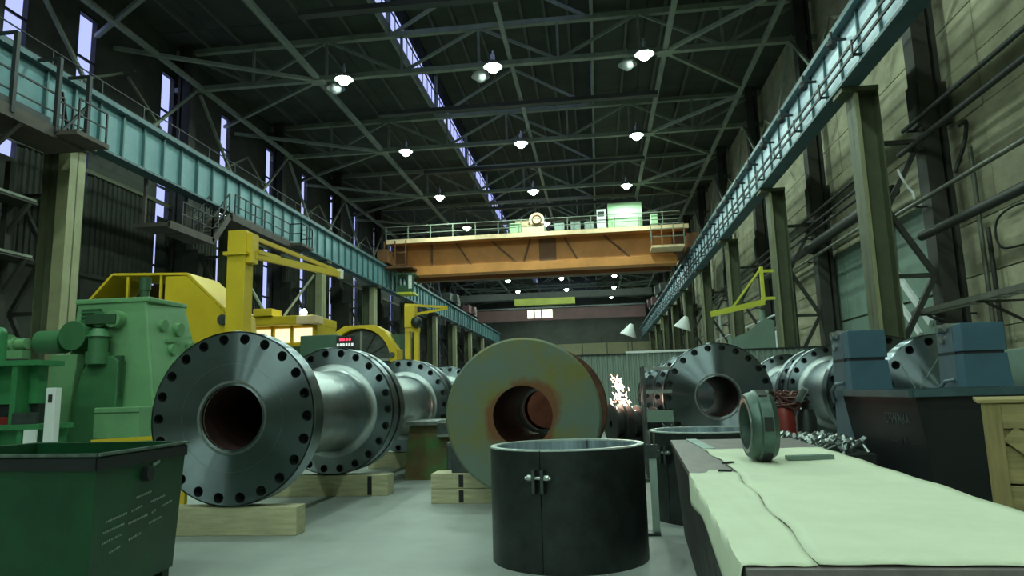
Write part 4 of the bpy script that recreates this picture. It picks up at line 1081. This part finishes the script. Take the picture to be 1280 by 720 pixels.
# green gearbox machine
o = thing('gear_housing_machine', (-8.9, 12.8, 0), 'large tapered green machine housing with motors at left', 'machine')
MB().hexa([(-10.0, 11.85, 0), (-7.75, 11.85, 0), (-7.65, 13.8, 0), (-10.0, 13.8, 0), (-9.72, 12.0, 3.5), (-8.32, 12.0, 3.5), (-8.25, 13.15, 3.5), (-9.72, 13.15, 3.5)]).build('housing', GRN, o, bevel=.05)
B(-9.74, -8.24, 11.96, 13.19, 3.46, 3.55).build('top_cover', GRN, o, bevel=.02)
MB().prism([(-9.75, 0), (-8.62, 0), (-8.62, 2.35), (-8.75, 2.45), (-9.1, 2.42), (-9.32, 2.2), (-9.5, 1.5)], 'Y', 11.72, 11.95).build('guard_door', GRNM, o, bevel=.02)
B(-8.75, -7.9, 11.35, 11.9, .98, 1.52).build('tool_box', GRN, o, bevel=.02)
B(-8.75, -7.9, 11.35, 11.9, 0, .97).build('box_pedestal', GRNM, o)
B(-8.75, -7.9, 11.34, 11.36, 1.42, 1.435).build('lid_seam', GRND, o)
MB().prism([(-9.95, 0), (-9.62, 0), (-9.4, 2.5), (-9.95, 2.5)], 'Y', 11.68, 11.9).build('drum_pedestal', GRN, o, bevel=.02)
MB().cyl((-9.52, 11.66, 2.84), (-9.52, 12.0, 2.84), .27, 36).build('gear_drum', GRNM, o, smooth=35)
MB().cyl((-10.3, 11.85, 2.75), (-9.8, 11.85, 2.75), .22, 24).build('shaft_housing', GRNM, o, smooth=35)
MB().cyl((-10.75, 11.6, 2.70), (-10.35, 11.6, 2.72), .10, 16).cyl((-10.78, 11.6, 2.70), (-10.70, 11.6, 2.70), .20, 20).cyl((-10.6, 11.6, 2.7), (-10.55, 11.6, 2.7), .14, 16).box(-10.7, -10.35, 11.5, 11.7, 2.45, 2.60).build('coupling', GRN, o, smooth=35)
MB().cyl((-9.12, 11.8, 3.14), (-9.12, 12.1, 3.14), .15, 24).build('motor', GRNM, o, smooth=35)
MB().cyl((-8.84, 11.78, 3.14), (-8.84, 12.1, 3.14), .16, 24).build('motor', GRN, o, smooth=35)
B(-9.35, -8.75, 11.75, 12.05, 3.05, 3.22).build('motor_bracket', GRND, o)
MB().cyl((-9.03, 11.72, 2.30), (-9.03, 11.72, 2.52), .20, 24).cyl((-9.03, 11.72, 2.52), (-9.03, 11.72, 2.80), .165, 24).cyl((-9.03, 11.72, 2.80), (-9.03, 11.72, 2.95), .21, 24, r2=.10).build('vertical_motor', GRNM, o, smooth=35)
B(-9.55, -9.2, 11.9, 12.0, 2.95, 3.35).build('louvre', GRND, o)
for k in range(5): B(-9.54, -9.21, 11.87, 11.91, 2.97 + .075 * k, 3.0 + .075 * k).build('louvre_slat', GRNM, o)
MB().prism([(-8.86, 1.7), (-8.60, 1.7), (-8.60, 2.45), (-8.72, 2.45), (-8.86, 2.1)], 'Y', 11.76, 11.86).build('cover_plate', GRND, o)
for i, (y, z, r) in enumerate(((12.35, 3.05, .11), (12.8, 3.0, .13), (12.55, 2.6, .10), (13.1, 2.65, .12), (12.9, 2.25, .10))):
    xx = -8.32 + (3.5 - z) * .163 + (y - 12) * .07
    MB().cyl((xx - .03, y, z), (xx + .07, y, z - .01), r, 18).build('dial', GRN, o, smooth=35)
MB().bar((-8.15, 12.4, 2.75), (-8.02, 13.0, 2.85), .05, .06).bar((-8.05, 12.5, 2.3), (-7.92, 13.0, 2.35), .05, .05).build('lever', GRN, o)
MB().cyl((-8.85, 12.7, 3.55), (-8.85, 12.7, 3.78), .09, 14).cyl((-8.85, 12.7, 3.80), (-8.85, 12.7, 4.05), .11, 14).build('filter_pot', GRND, o, smooth=35)
MB().bar((-9.3, 12.7, 3.60), (-8.6, 12.7, 3.56), .06, .05).build('pipe', GRN, o)

# yellow hood of the first big lathe
o = thing('lathe_hood', (-10.8, 16.6, 0), 'large yellow chamfered lathe hood with dark open front behind the green housing', 'machine')
ya, yb = 16.0, 17.4
prof = [(-12.75, 2.6), (-12.75, 4.05), (-12.05, 4.80), (-10.05, 4.72), (-9.0, 3.75), (-8.85, 2.6)]
for k in range(5):
    (xa_, za_), (xb_, zb_) = prof[k], prof[k + 1]
    dn = Vector((zb_ - za_, 0, -(xb_ - xa_))).normalized() * .06
    MB().hexa([(xa_, ya, za_), (xb_, ya, zb_), (xb_, yb, zb_), (xa_, yb, za_), (xa_ - dn.x, ya, za_ - dn.z), (xb_ - dn.x, ya, zb_ - dn.z), (xb_ - dn.x, yb, zb_ - dn.z), (xa_ - dn.x, yb, za_ - dn.z)]).build('hood_sheet', YEL, o)
MB().prism([(-10.6, 2.0), (-10.6, 4.70), (-10.05, 4.70), (-9.0, 3.74), (-8.85, 2.6), (-8.6, 2.0)], 'Y', ya - .02, ya + .06).build('front_plate', YEL, o)
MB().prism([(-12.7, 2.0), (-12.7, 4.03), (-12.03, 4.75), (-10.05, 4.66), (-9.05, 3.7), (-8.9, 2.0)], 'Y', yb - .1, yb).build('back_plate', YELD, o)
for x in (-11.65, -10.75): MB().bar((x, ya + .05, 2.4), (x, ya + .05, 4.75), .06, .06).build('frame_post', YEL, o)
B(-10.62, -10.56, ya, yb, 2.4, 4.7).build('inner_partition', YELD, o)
B(-12.9, -8.6, ya, yb, 0, 2.6).build('base', GRND, o)
MB().cyl((-9.02, 15.9, 3.55), (-9.02, 15.99, 3.55), .13, 18).build('round_port', STEEL_DARK, o, smooth=35)

# yellow jib crane
o = thing('jib_crane', (-8.7, 15.3, 0), 'yellow jib crane with box post and long raked arm at left', 'crane')
B(-8.55, -8.10, 15.2, 15.6, 0, 5.58).build('post', YEL, o, bevel=.015)
B(-8.62, -8.03, 15.13, 15.67, 4.98, 5.06).build('collar', YEL, o)
B(-8.1, -7.95, 15.25, 15.55, 4.8, 5.5).build('hinge_bracket', YEL, o)
MB().bar((-8.0, 15.4, 5.42), (-7.75, 20.0, 5.42), .08, .09).build('tie_rod', YEL, o)
MB().bar((-8.0, 15.4, 5.0), (-7.72, 20.3, 5.34), .12, .17).build('boom', YEL, o)
MB().bar((-7.97, 15.5, 5.1), (-7.95, 16.6, 5.15), .12, .10).build('hoist_body', YEL, o)
B(-7.78, -7.66, 20.2, 20.45, 5.22, 5.5).build('end_stop', WHITE, o)

# lit yellow carriage of the first lathe
o = thing('lathe_carriage', (-9.5, 20.6, 0), 'yellow lathe carriage with glowing lit windows left of the second faceplate', 'machine')
B(-11.1, -8.3, 19.6, 21.6, 3.78, 4.05).build('top_beam', YEL, o, bevel=.03)
B(-10.1, -9.5, 19.5, 20.2, 4.05, 4.28).build('gear_box', YEL, o, bevel=.03)
B(-11.1, -8.3, 20.0, 21.5, 3.15, 3.78).build('window_panel', YEL, o)
xs = (-10.95, -10.25, -9.6, -9.0)
for k, x in enumerate(xs):
    B(x, x + (.45, .5, .45, .55)[k], 19.96, 20.0, 3.28, 3.70).build('lit_window', WARMW, o)
for x in (-10.35, -9.67, -9.05): B(x - .04, x + .04, 19.9, 20.0, 3.15, 3.8).build('mullion', YEL, o)
B(-11.1, -8.3, 19.9, 21.5, 0, 3.15).build('bed', GRND, o)
MB().bar((-10.7, 20.2, 5.3), (-9.95, 20.0, 4.2), .06, .06).bar((-8.5, 20.2, 5.35), (-9.35, 20.0, 4.1), .06, .06).build('strut', TRUSS, o)
MB().ball((-8.6, 19.7, 4.14), .10, 6).build('work_lamp', BULB, o, smooth=60)
B(-8.75, -8.1, 19.5, 20.0, 3.78, 4.02).build('cream_housing', CREAM, o, bevel=.03)

# green cabinet with digital readout
o = thing('readout_cabinet', (-7.4, 18.2, 0), 'dark green machine cabinet behind the second flange', 'cabinet')
B(-7.95, -6.9, 18.0, 19.2, 0, 3.28).build('body', mat('teal_green', (.06, .14, .10), .5, 0, .12), o, bevel=.03)
o = thing('digital_readout', (-6.6, 18.2, 2.8), 'black digital readout with red digits over the second flange', 'display')
B(-6.89, -6.40, 17.9, 17.99, 2.87, 3.22).build('case', RAILD, o, bevel=.01)
B(-6.89, -6.6, 17.99, 18.2, 2.95, 3.1).build('arm', STEEL_DARK, o)
dg = MB()
for k in range(4): dg.box(-6.80 + .085 * k, -6.745 + .085 * k, 17.89, 17.9, 3.09, 3.15)
dg.build('red_digit_row', REDLED, o)
dg = MB()
for k in range(6): dg.box(-6.87 + .08 * k, -6.82 + .08 * k, 17.89, 17.9, 2.95, 3.02)
dg.build('white_digit_row', WHTLED, o)

# second lathe with faceplate
ly = 25.0; lc = Vector((-8.65, ly, 2.95))
o = thing('faceplate_lathe', (-8.6, ly + .6, 0), 'big lathe with slotted grey faceplate framed by a yellow hood', 'machine')
MB().lathe([(.001, 0), (1.12, 0), (1.15, .04), (1.15, .25)], lc, 'Y', 48).build('faceplate', STEEL_DARK, o, smooth=30)
for k in range(12):
    a = 2 * PI * k / 12; d = Vector((math.sin(a), 0, math.cos(a)))
    MB().bar(lc + d * .35 + Vector((0, -.012, 0)), lc + d * 1.08 + Vector((0, -.012, 0)), .04 if k % 3 else .09, .03, up=(0, 1, 0)).build('slot', STEEL_BLACK if k % 3 else STEEL_EDGE, o)
MB().lathe([(.001, -.25), (.2, -.25), (.22, -.2), (.22, 0)], lc, 'Y', 24).build('chuck', STEEL_BRIGHT, o, smooth=35)
hp = [(-1.38, -1.6), (-1.38, .35), (-.95, 1.05), (-.55, 1.28), (.55, 1.28), (.95, 1.05), (1.42, .35), (1.42, -1.6)]
ip = []
for k in range(25):
    a = PI + .45 - (PI + .9) * k / 24; ip.append((1.17 * math.cos(a), 1.17 * math.sin(a)))
poly = [(lc.x + x, lc.z + z) for x, z in hp] + [(lc.x + x, lc.z + z) for x, z in reversed(ip)]
MB().prism(poly, 'Y', ly - .25, ly + .55).build('hood', YEL, o)
B(lc.x - 1.4, lc.x + 1.4, ly + .3, ly + 2, 0, 3.9).build('headstock', GRND, o)
B(lc.x - 1.4, lc.x + 1.4, ly - .2, ly + .3, 0, 1.4).build('bed', GRND, o)
MB().cyl((lc.x + 1.25, ly - .3, 3.1), (lc.x + 1.25, ly - .2, 3.1), .1, 12).build('port', STEEL_DARK, o)
# jib post beside it
o = thing('jib_crane', (-6.7, 25.2, 0), 'slim yellow jib crane post right of the grey faceplate', 'crane')
for x in (-6.93, -6.6): B(x - .09, x + .09, 25.1, 25.3, 0, 4.2).build('post', YEL, o)
B(-7.0, -6.5, 25.05, 25.35, 3.95, 4.1).build('collar', YEL, o)
B(-7.02, -6.62, 25.0, 25.4, 4.1, 4.95).build('head', YEL, o, bevel=.03)
MB().bar((-7.05, 25.2, 4.98), (-5.6, 26.0, 4.92), .09, .09).bar((-6.7, 25.2, 4.6), (-5.6, 26.0, 4.88), .09, .09).build('boom', YEL, o)
MB().ball((-6.55, 25.0, 4.28), .22, 6).build('hoist_motor', STEEL_BLACK, o, smooth=50)

# ------------------------------------------------------------------ jib and sheets on the right
o = thing('jib_crane', (7.3, 31.0, 4.75), 'yellow green wall jib crane on the second right column', 'crane')
MB().bar((7.28, 31.0, 5.2), (7.28, 31.0, 6.75), .14, .14).build('mast', YELG, o)
MB().bar((7.3, 31.0, 5.2), (5.0, 30.9, 4.75), .16, .24).build('boom', YELG, o)
MB().bar((7.28, 31.0, 6.7), (5.9, 30.95, 4.95), .08, .08).build('tie_rod', YELG, o)
MB().box(7.2, 7.79, 31.0, 31.15, 5.3, 5.42).box(7.2, 7.79, 31.0, 31.15, 6.5, 6.62).build('wall_bracket', YELG, o)
tag(MB().prism([(5.6, 0), (7.4, 0), (7.4, 4.3), (7.0, 4.4), (6.3, 3.85), (5.6, 3.6)], 'Y', 30.0, 30.15).build('sheet_screen', GREYG), 'grey green sheet screen standing behind the fence under the yellow green jib', 'screen')
for k, (x, y, z, h_) in enumerate(((6.25, 50.0, 6.1, 1.0), (3.75, 84.0, 8.6, 1.6))):
    o = thing('flood_lamp', (x, y, 0), ['white conical flood lamp on a post right of centre above the fence', 'white conical flood lamp on a post left of the fence top rail middle'][k], 'lamp', 'white flood lamps on posts')
    MB().bar((x, y + .1, 0), (x, y + .1, z + h_ * .6), .12, .12).build('post', COLM, o)
    MB().lathe([(.10 * h_, h_ * .55), (.16 * h_, h_ * .5), (.62 * h_, -.35 * h_), (.60 * h_, -.37 * h_)], (x + (-.1 if k == 0 else .25), y - .35 * h_, z), (Vector((.35, -.1, .93)).normalized(), Vector((.94, 0, -.35)), Vector((.03, 1, .1)).normalized()), 24).build('shade', WHITE, o, smooth=35)
    MB().bar((x, y + .1, z + h_ * .4), (x, y - .3 * h_, z + h_ * .5), .08, .08).build('bracket', COLM, o)

# ------------------------------------------------------------------ pipes and cables on the right wall
def pipe(x, z, y0, y1, r, m_, label, name='wall_pipe'):
    o = thing(name, (x, y0, z), label, 'pipe', 'pipes along the right wall')
    MB().cyl((x, y0, z), (x, y1, z), r, 12).build('pipe_run', m_, o, smooth=40)
    q = None
    y = math.ceil(y0 / BAY) * BAY
    while y < y1:
        if abs(x - (WR - .75)) < 1.6:
            MB().bar((x, y, z - r - .02), (WR - .72, y, z - r - .02), .07, .05).build('support', PIPED, o)
        y += BAY
    return o
pipe(9.4, 9.0, 4, 21.2, .065, PIPED, 'upper of the two dark pipes high on the right wall')
pipe(9.4, 8.4, 4, 21.6, .085, PIPED, 'lower of the two dark pipes high on the right wall')
pipe(9.4, 8.75, 23, 60, .06, PIPED, 'upper thin pipe beyond the nearest right column')
pipe(9.4, 8.37, 23, 60, .06, PIPED, 'middle thin pipe beyond the nearest right column')
pipe(9.4, 8.05, 23, 60, .06, PIPED, 'lower thin pipe beyond the nearest right column')
pipe(9.4, 6.70, 4, 22.4, .065, PIPE, 'pale grey pipe crossing in front of the dark right column')
pipe(9.4, 5.70, 4, 20.8, .13, PIPED, 'thick dark pipe below the pale grey one on the right wall')
pipe(9.4, 7.0, 23.5, 34.5, .06, PIPE, 'pale pipe under the lagged one beyond the nearest right column')
pipe(9.5, 7.55, 22.5, 40, .2, PIPED, 'thick lagged dark pipe beyond the nearest right column')
o = thing('cable_tray', (9.4, 14, 3.5), 'pale slatted cable tray running low along the right wall', 'cable tray')
for x in (9.2, 9.6): B(x - .03, x + .03, 4, 21.5, 3.48, 3.62).build('side_rail', PIPE, o)
r0 = None
for k in range(29):
    if r0 is None: r0 = B(9.2, 9.6, 4.3, 4.38, 3.48, 3.52).build('rung', PIPE, o)
    else: piece(r0, (0, .6 * k, 0), o)
for y in (10.5, 14.5, 18, 21): MB().bar((9.4, y, 3.45), (10.68, y, 2.7), .06, .06).bar((9.2, y, 3.46), (10.7, y, 3.46), .06, .05).build('bracket', PIPED, o)
o = tag(MB().tube(curve_pts([(10.62, 17.4, 5.75), (10.5, 18.2, 5.85), (10.5, 19.0, 5.72), (10.55, 19.3, 5.3), (10.58, 19.1, 4.95), (10.6, 18.2, 4.85), (10.6, 17.6, 4.8), (10.6, 17.3, 4.5), (10.62, 17.15, 3.7), (10.62, 17.0, 2.6)]), .03, 8).build('looped_cable', PIPED, smooth=60), 'dark looping cable hanging on the right wall', 'cable')
o = tag(MB().tube(curve_pts([(10.3, 20.4, 7.4), (10.55, 20.2, 8.2), (10.5, 19.9, 8.7), (10.3, 19.9, 8.6)]), .06, 8).build('bent_conduit', PIPED, smooth=60), 'dark bent conduit at the head of the dark right column', 'pipe')
for k, (y, z0, z1) in enumerate(((19.9, 0, 8.0), (19.55, 0, 5.6))):
    tag(MB().cyl((10.52, y, z0), (10.52, y, z1), .06, 10).build('vertical_pipe', PIPE if k == 0 else PIPED, smooth=40), ['taller upright pipe beside the dark right column', 'shorter upright pipe beside the dark right column'][k], 'pipe', 'upright pipes on the right wall')
tag(MB().tube(curve_pts([(9.0, 20.9, 7.75), (9.05, 20.8, 7.45), (9.2, 20.85, 7.2), (9.3, 20.8, 7.0), (9.3, 20.75, 6.77)]), .035, 8).build('bent_white_pipe', WHITE, smooth=60), 'short bent white pipe behind the nearest right column', 'pipe')
random.seed(21)
for k in range(9):
    y = 33 + 3.3 * k; x = 9.1 + random.uniform(-.1, .1); r = random.choice((.07, .10, .16)); h_ = random.uniform(5, 9)
    o = MB().cyl((x, y, 0), (x, y, h_), r, 10).build('riser_pipe', random.choice((WHITE, PIPE, GREYG)), smooth=40)
    tag(o, '%s upright riser pipe between the farther right columns, counted from the near end' % (['first'] + ORD[1:])[k], 'pipe', 'riser pipes between the right columns')

o = thing('sheet_cladding', (10.6, 28, 0), 'grey green sheet cladding on the lower right wall behind the nearest column', 'cladding')
for k in range(4): B(10.52, 10.6, 22.6 + 2.6 * k, 25.15 + 2.6 * k, .1, 4.2).build('sheet', GREYG, o); B(10.52, 10.6, 22.6 + 2.6 * k, 25.15 + 2.6 * k, 4.28, 7.1).build('sheet', GREYG, o)
tag(MB().bar((10.46, 25.6, 5.6), (10.46, 23.2, 3.4), .12, .22).build('leaning_board', WHITE), 'white board leaning on the grey green cladding, upper of two', 'board', 'white boards leaning on the cladding')
tag(MB().bar((10.46, 26.0, 4.9), (10.46, 24.0, 3.1), .12, .16).build('leaning_board', WHITE), 'white board leaning on the grey green cladding, lower of two', 'board', 'white boards leaning on the cladding')
for k, (z, r) in enumerate(((4.6, .08), (5.3, .05), (6.2, .05))):
    pipe(9.4, z, 35, 100, r, (PIPE, WHITE, PIPED)[k], '%s of three level pipes low between the farther right columns' % ('lowest', 'middle', 'highest')[k])
for k in range(5):
    tag(B(9.3, 9.75, 37.5 + 10.5 * k, 38.4 + 10.5 * k, 3.2, 4.45).build('wall_switch_box', (WHITE, GREYG)[k % 2], bevel=.02), '%s switch box between the farther right columns, counted from the near end' % (['first'] + ORD[1:])[k], 'switch box', 'switch boxes between the right columns')
